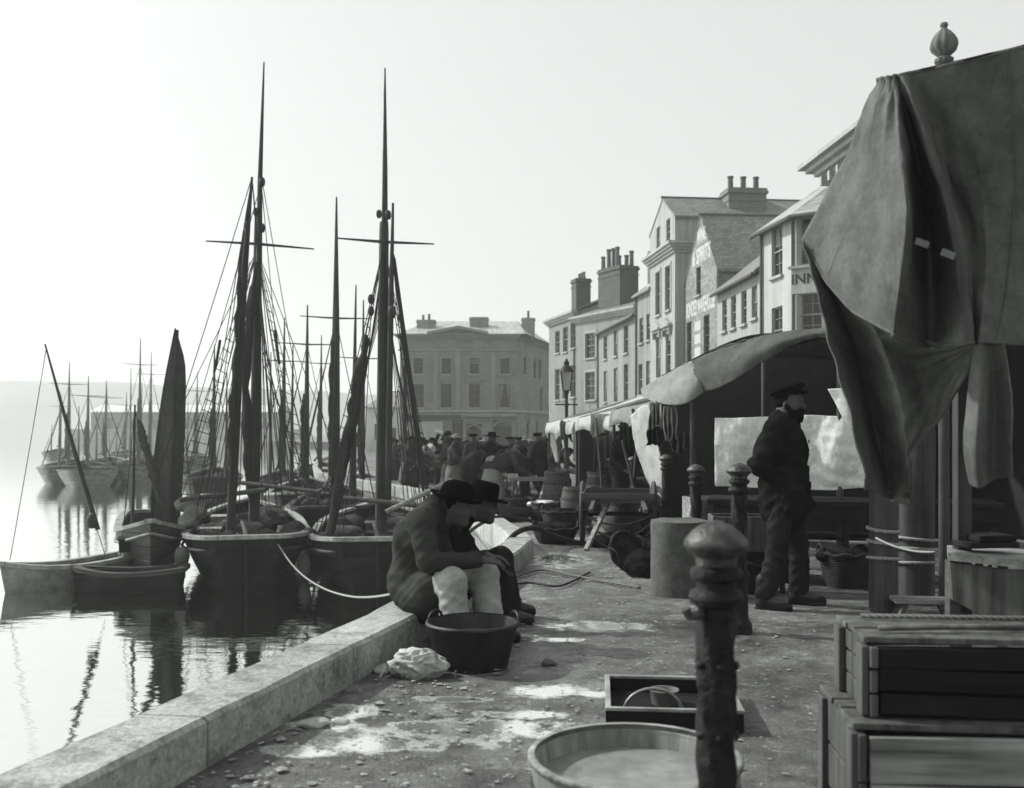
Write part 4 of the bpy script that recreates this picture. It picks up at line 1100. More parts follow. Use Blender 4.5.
# ================================================================== quay furniture
def bollard(name, p, h, r, label, twist=True, mat=None):
    """cast-iron post: domed cap, neck rings, twisted upper shaft, plain foot"""
    mat = mat or m_iron
    o = empty(name, p, 0, label, 'bollard', 'iron bollards along the quay'); r = r/.055
    pr = [(.0,h),(.018,h-.002),(.026,h-.008),(.045,h-.014),(.065,h-.028),(.082,h-.046),(.087,h-.058),(.084,h-.068),(.07,h-.078),(.056,h-.09),(.053,h-.11)]
    MB().lathe([(a*r, z) for a, z in reversed(pr)], 28).build('cap', m_iron2 if mat is m_iron else mat, o, smooth='auto')
    pr = [(.05,h-.11),(.066,h-.118),(.07,h-.13),(.066,h-.142),(.052,h-.148),(.052,h-.165),(.068,h-.172),(.074,h-.187),(.068,h-.203),(.05,h-.21),(.05,h-.215)]
    MB().lathe([(a*r, z) for a, z in reversed(pr)], 28).build('neck_ring', mat, o, smooth='auto')
    n = 16; rows = []; z0, z1 = h*.36, h-.213; k = 40
    for i in range(k+1):
        t = i/k; z = z0 + (z1-z0)*t
        rows.append([(r*(.05 + (.0065*math.sin(5*(2*math.pi*j/n) + t*15) if twist else 0))*math.cos(2*math.pi*j/n), r*(.05 + (.0065*math.sin(5*(2*math.pi*j/n) + t*15) if twist else 0))*math.sin(2*math.pi*j/n), z) for j in range(n)])
    MB().grid(rows, closed=True).build('twisted_shaft' if twist else 'shaft', mat, o, smooth=True)
    pr = [(.085,-.15),(.085,.05),(.078,.07),(.064,.09),(.06,.12),(.058,h*.3),(.064,h*.31),(.068,h*.335),(.064,h*.36),(.05,h*.37)]
    MB().lathe([(a*r, z) for a, z in pr], 28).build('foot', mat, o, smooth='auto')
    return o
bl = bollard('iron_bollard', (.498, 2.44, 0), 1.15, .050, 'big dark iron bollard with domed cap, beside the square basin and round tub')
# studs on the near post: ornament in relief
for z in (.30,.47,.63,.80):
    for a in (R(205), R(270), R(335)):
        q_ = .7+.6*abs(nz((a*3,z*9,1),1)); MB().lathe([(.014*q_,0),(.012*q_,.006),(.006*q_,.009),(0,.010)], 8, (.047*math.cos(a), .047*math.sin(a), z), Matrix.Rotation(a, 3, 'Z') @ Matrix.Rotation(R(90), 3, 'Y'), False).build('stud', m_iron, bl, smooth=True)
hk = MB(); hk.tube([(-.04,-.03,.925),(-.075,-.05,.925),(-.085,-.055,.945)], .012, 8); hk.build('hook', m_iron2, bl)
bollard('iron_bollard', (1.54, 6.78, 0), 1.15, .056, 'rope twisted iron bollard standing in front of the man in the peaked cap')
for px, top, Y, lab in ((696,464,9.6,'iron bollard rising behind the squat granite post'),(666,454,12.6,'iron bollard against the pale slanting awning flap'),(633,456,16.2,'thin iron bollard between the handcart and the awning flap'),(611,457,19.5,'thinnest iron bollard, farthest along the row by the barrels')):
    z1 = at(px, top, Y).z; p = at(px, top, Y); bollard('iron_bollard', (p.x, Y, gz(Y)), z1-gz(Y), .056, lab)
# squat granite mooring post
gpos = gp(685, 600) + V((0,.24,0))
rows = []
for i in range(22):
    z = .66*i/19 if i < 20 else .66 + .008*(i-19); rr_ = .245 if i < 19 else [.24,.19,.0][i-19]
    rows.append([(rr_*(1+.02*nz((math.cos(a)*2,math.sin(a)*2,z*4),1))*math.cos(a), rr_*(1+.02*nz((math.cos(a)*2,math.sin(a)*2,z*4),1))*math.sin(a), z + (.012*nz((math.cos(a)*2,math.sin(a)*2,1),1) if i > 17 else 0)-.03) for a in [2*math.pi*j/36 for j in range(36)]])
o = MB().grid(rows, closed=True).build('granite_post', m_granite, smooth='auto', loc=gpos)
tag(o, 'squat round granite mooring post with a flat pale top', 'mooring post')
# tub in front of the seated men
tp = gp(471, 675) + V((.0,.25,0))
tub = empty('wash_tub', tp, 0, 'dark tin tub with flared side and rolled rim, before the seated men', 'tub')
MB().lathe([(.0,.012),(.2,.01),(.205,0),(.21,.02),(.262,.225),(.268,.23),(.273,.24),(.269,.252),(.258,.252),(.25,.236),(.2,.05),(0,.045)], 40).build('tub_body', m_tin, tub, smooth='auto')
MB().lathe([(.265,.231),(.275,.234),(.278,.242),(.274,.254),(.262,.257)], 40, caps=False).build('rolled_rim', m_tin, tub, smooth=True)
for sx, a0 in ((-1, 150), (1, 20)):
    a = R(a0); c = V((.264*math.cos(a), .264*math.sin(a), .238)); tdir = V((-math.sin(a), math.cos(a), 0))
    MB().tube([c + tdir*.07*math.cos(q) + V((0,0,.055*math.sin(q))) for q in [math.pi*i/10 for i in range(11)]], .009, 8).build('handle', m_tin, tub, smooth=True)
MB().lathe([(0,.0),(.236,.0)], 32, (0,0,.175), caps=False).build('dirty_water', M('dirty_water', .03, .08, .3, 3, .05, 20, spec=.6), tub)
# stones and paper by the kerb
def rock(px, py, r, sq, label, mat, seed, name='stone'):
    import bmesh
    p = gp(px, py); q = random.Random(seed); b = bmesh.new()
    if name == 'stone':
        for i in range(30):
            a, c = q.uniform(0, 6.283), q.uniform(-.6, 1); h_ = math.sqrt(max(0, 1-c*c)) if abs(c) < 1 else 0
            k = q.uniform(.75, 1.05); b.verts.new((r[0]*h_*math.cos(a)*k, r[1]*h_*math.sin(a)*k, r[2]*.55*(c+.6)*k))
        bmesh.ops.convex_hull(b, input=b.verts)
        for v in [v for v in b.verts if not v.link_faces]: b.verts.remove(v)
        bmesh.ops.bevel(b, geom=b.edges, offset=min(r)*.08, segments=1, affect='EDGES')
    else:
        bmesh.ops.create_icosphere(b, subdivisions=5, radius=1)
        for v in b.verts:
            n_ = v.co.copy(); f = 1.0
            for s_, a in ((1.1,.20),(2.6,.14),(6.0,.07)): f += a*(1-2.6*abs(noise.noise(n_*s_ + V((seed, s_, 0)))))
            f *= .9; v.co = V((n_.x*r[0]*f, n_.y*r[1]*f, max(n_.z*r[2]*f*.62 + r[2]*.5, 0)))
    me = bpy.data.meshes.new(name); b.to_mesh(me); b.free()
    o = link(name, me, mat, None, smooth='auto' if name == 'stone' else True, loc=p - V((0,0,.008)))
    return tag(o, label, name.replace('_', ' '))
rock(418,676,(.15,.11,.14),1,'crumpled pale bundle lying against the dark tub', m_rock, 1., 'crumpled_bundle')
rock(385,672,(.07,.07,.07),1,'small pale stone between the kerb and the crumpled bundle', m_rock, 2.4)
rock(314,726,(.09,.07,.06),1,'pale peaked stone on the wet ground below the kerb', m_rock, 3.9)
rock(549,664,(.055,.05,.04),1,'lone dark stone on open ground beside the tub', M('dark_stone', .06, .6), 5.1)
rock(340,722,(.05,.045,.035),1,'little flat stone beside the pale peaked one', m_rock, 6.6)
# square basin
bpos = V((.765, 4.84, 0))
bs = empty('square_basin', bpos, R(-5), 'shallow square wooden tray with pale rim, half hidden by the big bollard', 'tray')
w, h = .60, .09; m = MB()
for x, y, sx, sy in ((0,-w/2,w,.022),(0,w/2,w,.022),(-w/2,0,.022,w-.024),(w/2,0,.022,w-.024)): m.box((x, y, h/2), (sx, sy, h))
m.box((0,0,.02), (w-.03, w-.03, .02)); m.build('tray_box', m_boxd, bs)
m = MB()
for x, y, sx, sy in ((0,-w/2,w+.03,.026),(0,w/2,w+.03,.026),(-w/2,0,.026,w-.028),(w/2,0,.026,w-.028)): m.box((x, y, h+.008), (sx, sy, .016))
m.build('rim', m_rail, bs, bevel=.004)
o = MB().lathe([(.06,0),(.07,.065),(.074,.07),(.066,.07),(.055,.02),(0,.018)], 20, (0,0,0)).build('tin_pail', m_zinc, None, smooth='auto', loc=bpos + V((-.02,.06,.03)))
tag(o, 'little tin pail inside the shallow square tray', 'pail')
o = MB().tube([(-.2+.14*math.cos(q), 0, .0+.12*math.sin(q)) for q in [math.pi*i/12 for i in range(13)]], .008, 8).build('hoop_handle', m_zinc, None, smooth=True, loc=bpos+V((.1,-.12,.03)))
tag(o, 'thin wire hoop standing up inside the square tray', 'hoop')
# big round tub at the bottom edge
rt = empty('round_tub', (.385, 3.14, 0), 0, 'big shallow round tub with pale worn rim and pale inside', 'tub')
MB().lathe([(.30,.0),(.33,.12),(.365,.345),(.345,.345),(.31,.1),(.0,.07)], 48).build('staves', M_wood('pale_staves', .24, 2, grain=20), rt, smooth='auto')
MB().lathe([(.343,.34),(.372,.345),(.374,.357),(.366,.364),(.35,.362)], 48, caps=False).build('rim', m_woodx, rt, smooth=True)
for z, r in ((.08,.325),(.25,.356)): MB().lathe([(r-.005,z-.02),(r+.004,z-.02),(r+.008,z+.02),(r-.001,z+.02)], 48).build('hoop', m_iron2, rt, smooth='auto')
MB().lathe([(0,.285),(.338,.285)], 40, caps=False).build('brine', M('brine', .2, .3, .35, 7, .3, 30, spec=.4), rt)
rt.scale = (.9,.9,.98)
# fish boxes stacked at the edge
def slat_box(name, c, s, rz, label, matf, mats, lid=True, open_top=False):
    o = empty(name, c, rz, label, 'crate'); W, D, Hh = s; t = .024
    qr = random.Random(len(label))
    def walls(mat, nm, lst):
        m = MB()
        for a, b in lst: m.box((a[0]+qr.uniform(-.004,.004), a[1]+qr.uniform(-.003,.003), a[2]), (b[0]-qr.uniform(0,.012)*(b[0] > .1), b[1]-qr.uniform(0,.012)*(b[1] > .1), b[2]-qr.uniform(0,.006)), Matrix.Rotation(R(qr.uniform(-.9,.9)), 3, 'Y' if b[0] > b[1] else 'X'))
        m.build(nm, mat, o, bevel=.004)
    k = 3; fr = []; sd = []
    for i in range(k):
        hh = Hh/k; z = hh*(i+.5)
        fr += [((0,-D/2+t/2,z),(W-2*t-.004,t,hh-.007)), ((0,D/2-t/2,z),(W-2*t-.004,t,hh-.007))]
        sd += [((-W/2+t/2,0,z),(t,D,hh-.006)), ((W/2-t/2,0,z),(t,D,hh-.006))]
    walls(matf, 'front_board', fr[0::2]); walls(matf, 'back_board', fr[1::2]); walls(mats, 'end_board', sd[0::2]); walls(mats, 'end_board', sd[1::2])
    for x in (-W/2, W/2):
        for y in (-D/2+.05, D/2-.05): MB().box((x + (.012 if x > 0 else -.012), y, Hh/2), (.022, .07, Hh-.01)).build('batten', mats, o, bevel=.003)
    MB().box((0,0,.012),(W-.06,D-.06,.02)).build('base_board', matf, o)
    if lid:
        m = MB(); n = 5
        for i in range(n): m.box((0, -D/2 + D*(i+.5)/n, Hh+.014 + (.006 if i == 2 else 0)), (W+.03, D/n-.014, .02), Matrix.Rotation(R(1.5*((i*7) % 5 - 2)*.5), 3, 'Z'))
        m.build('lid_slats', mats, o, bevel=.003)
    return o
cA = slat_box('fish_box', (1.69,3.21,.0), (1.24,.50,.455), R(-5), 'pale bottom crate under the dark fish box', m_woodx, m_boxs)
cB = slat_box('fish_box', (1.69,3.23,.480), (1.14,.40,.225), R(-5), 'dark fish box with slatted lid, top of the two box stack', m_boxd, m_boxs)
o = MB().tube([V((1.16,3.16,.744)), V((1.6,3.17,.748)), V((2.3,3.06,.744))], .009, 8).build('cane', m_boxs, None, smooth=True); tag(o, 'thin wooden cane laid along the lid of the dark fish box', 'cane')
o = MB().tube([V((1.18,3.38,.742)), V((1.7,3.31,.746)), V((2.3,3.3,.742))], .008, 8).build('cane', m_rope2, None, smooth=True); tag(o, 'thinner grey rod at the back of the fish box lid', 'cane')
# ------------------------------------------------------------------ near stall
def cat(p0, p1, p2, p3, t): return .5*((2*p1)+(p2-p0)*t+(2*p0-5*p1+4*p2-p3)*t*t+(3*p1-p0-3*p2+p3)*t*t*t)
def crv(pts, n):
    k = len(pts)-1; out = []
    for i in range(n+1):
        u = i/n*k; j = min(int(u), k-1); t = u-j
        out.append(cat(pts[max(j-1,0)], pts[j], pts[j+1], pts[min(j+2,k)], t))
    return out
def lin(pts, n):
    k = len(pts)-1; out = []
    for i in range(n+1):
        u = i/n*k; j = min(int(u), k-1); t = u-j
        c = cat(pts[max(j-1,0)], pts[j], pts[j+1], pts[min(j+2,k)], t); out.append(c.lerp(pts[j].lerp(pts[j+1], t), .8))
    return out
def cloth(name, cols, mat, nu=56, nv=44, wr=.006, seed=0, thick=.006, parent=None, fn=None, seams=(), hems=(), sharp=False):
    """cols: list of columns, each a list of points top to bottom, resampled smoothly both ways; small creases on top"""
    C1 = [crv([V(p) for p in c], nv) for c in cols]; rows = []
    for i in range(nv+1): rows.append(lin([c[i] for c in C1], nu) if sharp else crv([c[i] for c in C1], nu))
    m = MB(); R2 = []
    for i, r in enumerate(rows):
        q = []
        for j, p in enumerate(r):
            a = r[min(j+1,nu)]-r[max(j-1,0)]; b = rows[min(i+1,nv)][j]-rows[max(i-1,0)][j]; nn = a.cross(b)
            nn = nn.normalized() if nn.length > 1e-9 else V((0,-1,0))
            if fn is not None: p = p + nn*fn(j/nu, i/nv)
            q.append(p + nn*wr*(1.2*nz((p.x*3,p.y*3,p.z*2.2),1,seed) + .7*nz((p.x*9,p.y*9,p.z*5),1,seed+3) + .3*nz((p.x*24,p.y*24,p.z*12),1,seed+5)))
        R2.append(q)
    o = m.grid(R2).build(name, mat, parent, smooth=True, solid=thick)
    for s_ in seams:
        j = int(s_*nu); MB().tube([R2[i][j] + V((0,-.003,0)) for i in range(nv+1)], .0045, 6).build('seam', mat, o, smooth=True)
        MB().tube([R2[i][min(j+1,nu)].lerp(R2[i][j], .3) + V((0,-.002,0)) for i in range(nv+1)], .003, 6).build('seam', mat, o, smooth=True)
    for k in hems:
        i = nv if k else 0; MB().tube([p for p in R2[i]], .009, 8).build('hem', mat, o, smooth=True)
    return o
A = lambda px, py, Y: at(px, py, Y)
st = empty('near_stall', (1.95, 4.6, 0), 0, 'near market stall under a big dark drooping tarpaulin hung from posts', 'stall')
IS = Matrix.Translation((-1.95,-4.6,0))
def S(*p): return IS @ A(*p)
cols = [[S(878,80,4.55),S(864,104,4.6),S(840,165,4.72),S(803,238,4.85)],
        [S(884,79,4.5),S(872,120,4.45),S(858,190,4.5),S(826,280,4.72)],
        [S(890,78,4.45),S(884,140,4.30),S(882,215,4.30),S(855,312,4.55)],
        [S(895,77,4.45),S(902,140,4.22),S(908,220,4.12),S(894,336,4.30)],
        [S(898,76,4.45),S(912,140,4.50),S(928,230,4.64),S(930,346,4.6)],
        [S(902,75,4.42),S(930,150,4.26),S(954,240,4.20),S(966,343,4.30)],
        [S(915,72,4.42),S(940,150,4.50),S(966,240,4.58),S(974,343,4.42)],
        [S(945,66,4.35),S(975,150,4.42),S(986,250,4.5),S(979,342,4.36)],
        [S(1000,53,4.3),S(1010,150,4.42),S(1004,260,4.5),S(992,342,4.36)],
        [S(1060,38,4.25),S(1065,150,4.35),S(1060,260,4.45),S(1040,345,4.4)]]
def drape(u, v):
    # creases fan out from the tied corner and soften towards the hem
    w_ = math.exp(-((v-.25)/.45)**2)
    return .010*w_*abs(math.sin(31*u + 5*v + 1.4*math.sin(6*v))) + .006*abs(math.sin(13*v + 9*u*u)) + .004*math.sin(55*u*(1-v*.5))
cloth('tarpaulin', cols, m_tarp, 130, 80, .012, 2, .008, st, drape, (.12,.62,.9), (0,1), True)
cols = [[S(804,240,4.80),S(821,303,4.74),S(841,380,4.70),S(867,487,4.70)],
        [S(816,258,4.82),S(838,320,4.82),S(856,395,4.82),S(880,492,4.82)],
        [S(832,280,4.80),S(853,345,4.96),S(870,410,5.00),S(892,499,4.98)],
        [S(850,302,4.74),S(869,350,4.84),S(884,410,4.84),S(909,504,4.86)],
        [S(872,322,4.68),S(888,362,4.62),S(902,410,4.60),S(907,458,4.66)],
        [S(900,338,4.60),S(914,364,4.70),S(925,392,4.70),S(930,428,4.66)],
        [S(940,343,4.54),S(945,356,4.60),S(949,372,4.60),S(950,402,4.56)],
        [S(976,341,4.42),S(976,344,4.42),S(977,346,4.42),S(978,350,4.42)]]
cloth('hanging_flap', cols, m_tarp, 90, 70, .010, 6, .008, st, lambda u, v: .008*abs(math.sin(17*u + 6*v + 2*math.sin(7*v)))*(.3+v) + .004*math.sin(40*v + 11*u), (.3,), (1,), True)
cols = [[S(975,344,4.40),S(968,400,4.42),S(964,450,4.4),S(970,484,4.42)],[S(981,344,4.36),S(980,400,4.30),S(978,450,4.3),S(980,488,4.34)],[S(990,343,4.40),S(993,400,4.45),S(992,450,4.45),S(994,480,4.42)],[S(1004,342,4.36),S(1012,400,4.34),S(1012,450,4.34),S(1012,476,4.34)]]
cloth('knotted_tail', cols, m_tarp, 30, 30, .008, 9, .008, st)
for k, (px, py, Y) in enumerate([(868,484,4.68),(889,495,4.94),(906,500,4.84)]):
    p = S(px, py-4, Y-.02); MB().lathe([(.008,-.003),(.016,-.004),(.016,.004),(.008,.003)], 14, p, Matrix.Rotation(R(90), 3, 'X')).build('eyelet', m_iron2, st, smooth=True)
# the roof runs back from the hanging edge
cols = [[S(878,80,4.56), S(880,92,5.6), S(905,128,7.0)]] + [[S(940,66,4.36), S(936,84,5.6), S(945,124,7.0)],[S(1060,37,4.26), S(1020,72,5.6), S(1010,118,7.0)]]
cloth('roof_canvas', cols, m_tarp_d, 20, 14, .01, 4, .01, st)
m = MB(); m.tube([S(878,83,4.6), S(1060,41,4.3)], .02, 8); m.build('ridge_pole', m_woodz, st, smooth='auto')
for px, Y, y0 in ((962,4.95,70),(1040,4.5,45)):
    a = A(px, y0+20, Y); MB().box((a.x-1.95, Y-4.6, a.z/2-.02), (.07,.07,a.z+.04)).build('post', m_woodz, st, bevel=.006)
for (px, py, Y, w) in ((922,243,4.30,.022),(948,254,4.22,.018)):
    p = S(px, py, Y); MB().box(p, (.06, .006, .03), Matrix.Rotation(R(20), 3, 'Y')).build('repair_patch', m_cloth2, st)
# finial on the awning post behind
fp = A(944, 62, 7.7); fn = empty('awning_post', (fp.x, 7.7, gz(7.7)), 0, 'tall awning post crowned by a fluted onion finial above the tarpaulin', 'post')
MB().tube([(0,0,0),(0,0,fp.z-gz(7.7)-.02)], .04, 12).build('pole', m_woodz, fn, smooth='auto')
rows = []
for r_, z_ in [(.03,-.02),(.05,.0),(.05,.015),(.03,.03),(.045,.045),(.066,.065),(.074,.09),(.07,.115),(.055,.145),(.035,.17),(.018,.185),(.015,.195),(.022,.205),(.018,.22),(.0,.226)]:
    rows.append([(1.36*r_*(1+.05*math.cos(10*a))*math.cos(a), 1.36*r_*(1+.05*math.cos(10*a))*math.sin(a), fp.z-gz(7.7)+1.36*z_) for a in [2*math.pi*j/60 for j in range(60)]])
MB().grid(rows, closed=True).build('finial', m_pot, fn, smooth='auto')
# two stout timber posts lashed with white rope
def stout(px, py, r, h, label, rings, sc=1):
    p = gp(px, py) + V((0, r, 0)); o = empty('lashed_post', p, 0, label, 'post', 'stout lashed posts')
    rows = []
    for i in range(16):
        z = -.02 + (h+.02)*i/14 if i < 15 else h+.004; q = r if i < 14 else (r*.95 if i == 14 else .0)
        rows.append([(q*(1+.025*math.sin(5*a+z*2)+.02*math.sin(9*a))*math.cos(a), q*(1+.025*math.sin(5*a+z*2)+.02*math.sin(9*a))*math.sin(a), z) for a in [2*math.pi*j/32 for j in range(32)]])
    MB().grid(rows, closed=True).build('timber', m_woodz, o, smooth='auto')
    for z in rings:
        MB().tube([((r+.012)*math.cos(a), (r+.012)*math.sin(a), z + .012*math.sin(a+z*9)) for a in [2*math.pi*j/32 for j in range(33)]], .013, 8, False).build('rope_lashing', m_rope, o, smooth=True)
    return o
stout(889, 615, .105, 1.25, 'slimmer of the two rope lashed timber posts, beside the dark counter', (.41,.53,.63))
stout(923, 606, .145, 1.45, 'thicker of the two rope lashed timber posts, under the tarpaulin flap', (.33,.44,.52))
o = MB().tube(sag(A(876,538,7.0), A(935,552,6.4), .03) , .008, 7).build('slack_rope', m_rope, None, smooth=True); tag(o, 'white rope strung from post to post beside the stall table', 'rope')
# low stool by the posts
sp = gp(922, 618); sl = empty('low_stool', (sp.x, sp.y, 0), R(-8), 'low plank stool with splayed legs at the foot of the thick post', 'stool')
MB().box((0,0,.125),(.42,.2,.03)).build('seat', m_woodx, sl, bevel=.006)
for sx in (-1,1):
    for sy in (-1,1): MB().bar((sx*.12,sy*.06,.11),(sx*.19,sy*.08,-.01),.03,.03).build('leg', m_wood, sl)
# trestle table at the right edge
tt = empty('stall_table', (2.35, 4.75, 0), 0, 'heavy plank stall table with deep sloping front board behind the fish boxes', 'table')
def T(px, py, Y): return A(px, py, Y) - V((2.35,4.75,0))
m = MB(); m.prism([T(947,545,5.15), T(948,553,4.75), T(1080,566,4.45), T(1080,552,5.15)], (0,0,-.035)); m.build('tabletop', m_woodx, tt)
m = MB(); m.prism([T(950,556,4.78)-V((0,0,.03)), T(953,600,4.78), T(1080,668,4.48), T(1080,572,4.48)-V((0,0,.03))], (0,.03,0)); m.build('front_board', m_boxs, tt)
for px, Y in ((953,4.85),(1060,4.6),(1000,5.2)):
    a = T(px, 560, Y); MB().box((a.x, a.y, (.74)/2), (.055,.055,.74)).build('leg', m_wood, tt)
fb = empty('folded_board', (2.28,4.85,.80), R(10), 'dark folded board lying on the stall table at the edge', 'board'); zt = T(985,549,4.9).z
fb.location = (A(985,548,4.9).x, 4.9, zt+.012)
MB().box((0,0,.014),(.26,.16,.028)).build('lower_leaf', m_woodd, fb, bevel=.004); MB().box((.02,0,.046),(.2,.15,.03)).build('upper_leaf', m_woodd, fb, bevel=.004)

# ------------------------------------------------------------------ the big canvas stall behind the standing man
bg = empty('canvas_stall', (3.0,10.4,gz(10.4)), 0, 'large market stall with dark sagging canopy and white wind screen behind the capped man', 'stall')
def K(px, py, Y): return A(px, py, Y) - V((3.0,10.4,gz(10.4)))
top = [(690,362,10.75),(727,347,10.3),(770,335,9.8),(808,329,9.5),(838,326,9.35),(900,322,9.2)]
bot = [(704,391,10.65),(724,386,10.15),(772,356,9.65),(808,339,9.35),(838,337,9.2),(900,338,9.05)]
cols = [[K(a[0],a[1],a[2]), K((a[0]+b[0])/2-1,(a[1]+b[1])/2,b[2]-.06+.05*(i % 2)), K(*b)] for i, (a, b) in enumerate(zip(top, bot))]
cloth('valance', cols, m_cloth3, 60, 12, .02, 3, .01, bg)
cols = [[K(*a), V(K(*a)) + V((.9,.8,.10)), V(K(*a)) + V((2.2,1.9,.17)), V(K(*a)) + V((3.2,3.2,.24))] for a in top]
cloth('canopy', cols, m_cloth3, 50, 30, .03, 5, .01, bg)
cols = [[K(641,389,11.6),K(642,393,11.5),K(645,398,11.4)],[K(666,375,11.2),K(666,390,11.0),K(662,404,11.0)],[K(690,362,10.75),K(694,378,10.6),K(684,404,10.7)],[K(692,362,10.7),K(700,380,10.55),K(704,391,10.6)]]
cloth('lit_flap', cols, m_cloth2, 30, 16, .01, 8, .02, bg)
# back cloth and side cloth added, dark, to keep the stall interior shaded
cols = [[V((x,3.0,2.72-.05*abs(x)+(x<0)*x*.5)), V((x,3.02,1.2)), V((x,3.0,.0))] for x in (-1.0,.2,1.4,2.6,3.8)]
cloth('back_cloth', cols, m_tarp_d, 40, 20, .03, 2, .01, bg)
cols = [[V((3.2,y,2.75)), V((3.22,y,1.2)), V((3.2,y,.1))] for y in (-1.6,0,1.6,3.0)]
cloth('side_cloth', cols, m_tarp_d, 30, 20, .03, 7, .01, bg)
for px, py, Y in ((693,362,10.75),(840,330,9.4),(764,338,12.2)):
    a = K(px, py, Y); MB().tube([(a.x,a.y,-.02),(a.x,a.y,a.z)], .032, 10).build('pole', m_woodz, bg, smooth='auto')
a, b = K(693,364,10.75), K(900,326,9.2); MB().tube([a, b], .028, 8).build('rail', m_woodz, bg)
# white wind screen
cols = [[K(p,t+sg,Y), K(p,t+30,Y-.05*(i % 2)), K(p,bb,Y)] for i, (p, t, sg, bb, Y) in enumerate([(715,418,0,486,9.75),(735,417,1,487,9.7),(757,416,1,488,9.65),(785,414,2,489,9.6),(812,415,0,490,9.5),(835,417,-1,490,9.4),(858,414,1,488,9.3),(880,413,0,488,9.2)])]
def screen_fold(u, v):
    # slack cloth: long shallow creases slanting away from the corners it is tied by
    a = math.sin(42*(v*.9 - u*.28) + 2.2*math.sin(5*u)) * .009*v**1.3*(.3+u) + abs(math.sin(15*(v*.7 + u*.5)))*.008*v
    return a*.6 + .004*abs(math.sin(11*u*(1.2-v) + 3*v))
cloth('wind_screen', cols, m_screen, 120, 50, .02, 12, .008, bg, screen_fold)
cols = [[K(828,389,9.2),K(840,412,9.15),K(852,433,9.1)],[K(842,388,9.2),K(849,410,9.1),K(856,432,9.1)],[K(858,387,9.2),K(861,410,9.15),K(862,430,9.1)]]
cloth('loose_corner', cols, m_screen, 16, 14, .01, 3, .008, bg)
# counter
ct = empty('stall_counter', (2.95,9.55,gz(9.5)), R(-14), 'long dark stall counter under the white wind screen', 'counter')
MB().box((.25,0,.74),(2.6,.7,.05)).build('counter_top', m_woodd, ct, bevel=.006)
MB().box((.25,-.32,.655),(2.5,.03,.1)).build('apron', m_woodd, ct)
MB().box((.5,.1,.40),(1.9,.5,.03)).build('shelf', m_woodd, ct)
for x in (-.95,.2,1.45):
    for y in (-.28,.28): MB().box((x,y,.355),(.06,.06,.71)).build('leg', m_woodd, ct)
def box_thing(name, c, s, rz, label, cat_, mat, mat2=None):
    o = empty(name, c, rz, label, cat_); W, D, Hh = s; t = .02; m = MB()
    m.box((0,-D/2+t/2,Hh/2),(W-2*t,t,Hh)); m.box((0,D/2-t/2,Hh/2),(W-2*t,t,Hh)); m.box((-W/2+t/2,0,Hh/2),(t,D,Hh)); m.box((W/2-t/2,0,Hh/2),(t,D,Hh)); m.box((0,0,.012),(W-.05,D-.05,.02))
    m.build('box_boards', mat, o, bevel=.004)
    for x in (-W*.32, W*.32): MB().box((x,-D/2-.012,Hh/2),(.06,.02,Hh-.01)).build('cleat', mat2 or mat, o)
    return o
pb = gp(748, 566); box_thing('pale_chest', (2.05,8.75,gz(8.75)+.36), (.62,.36,.30), R(-4), 'pale grey box on trestles behind the twisted bollard', 'box', m_boxs)
tr_ = empty('trestle', (2.05,8.75,gz(8.75)), R(-4), 'dark low trestle carrying the pale grey box behind the bollard', 'trestle')
MB().box((0,0,.335),(.7,.3,.045)).build('beam', m_woodd, tr_)
for x in (-.28,.28):
    for y in (-1,1): MB().bar((x,y*.08,.33),(x,y*.17,-.01),.04,.04).build('leg', m_woodd, tr_)
box_thing('fish_tray', (A(712,500,10.0).x,10.0,gz(10)+.48), (.5,.4,.28), R(6), 'light wooden fish tray on the stool beside the wind screen', 'tray', m_woodx)
ts = empty('trestle', (A(712,500,10.0).x,10.0,gz(10)), R(6), 'short trestle under the light wooden fish tray', 'trestle')
MB().box((0,0,.455),(.56,.34,.045)).build('beam', m_wood, ts)
for x in (-.22,.22):
    for y in (-1,1): MB().bar((x,y*.1,.45),(x,y*.17,-.01),.045,.045).build('leg', m_wood, ts)
def basket(c, r, h, label, mat=None, full=None, rot=None, name='fish_basket', lid=False):
    o = empty(name, c, 0, label, 'basket'); 
    if rot: o.rotation_euler = rot
    MB().lathe([(r*.72,0),(r*.85,h*.3),(r*.97,h*.75),(r,h),(r*.95,h+.01),(r*.9,h*.9),(r*.7,.06),(0,.05)], 28).build('weave', mat or m_wick, o, smooth='auto')
    MB().tube([(r*math.cos(a), r*math.sin(a), h+.012*math.sin(9*a)) for a in [2*math.pi*j/40 for j in range(41)]], .018, 8, False).build('rim', mat or m_wick, o, smooth=True)
    for s_ in (-1,1): MB().tube([(s_*r*.98, .09*math.cos(q), h+.08*math.sin(q)) for q in [math.pi*i/8 for i in range(9)]], .012, 7).build('handle', mat or m_wick, o, smooth=True)
    if full is not None:
        pr = [ell((rnd.gauss(0,r*.35), rnd.gauss(0,r*.35), h*.9+.03*rnd.random()), (r*.45, r*.3, .06), Matrix.Rotation(rnd.random()*6, 3, 'Z'), .03) for _ in range(9)]
        sdf('contents', pr, .02, full, o, folds(.008, 60, rnd.random()*5))
    return o
q = gp(752, 592); basket(q, .2, .26, 'dark wicker basket under the counter behind the twisted bollard', m_wickd, m_net)
q = gp(772, 584); basket(q+V((.1,.2,0)), .2, .24, 'second dark basket deeper under the counter by the man', m_wickd, m_fish)
q = gp(850, 588); basket(q+V((0,.1,0)), .24, .3, 'large dark basket in shadow under the counter near the lashed posts', m_wickd, m_net)
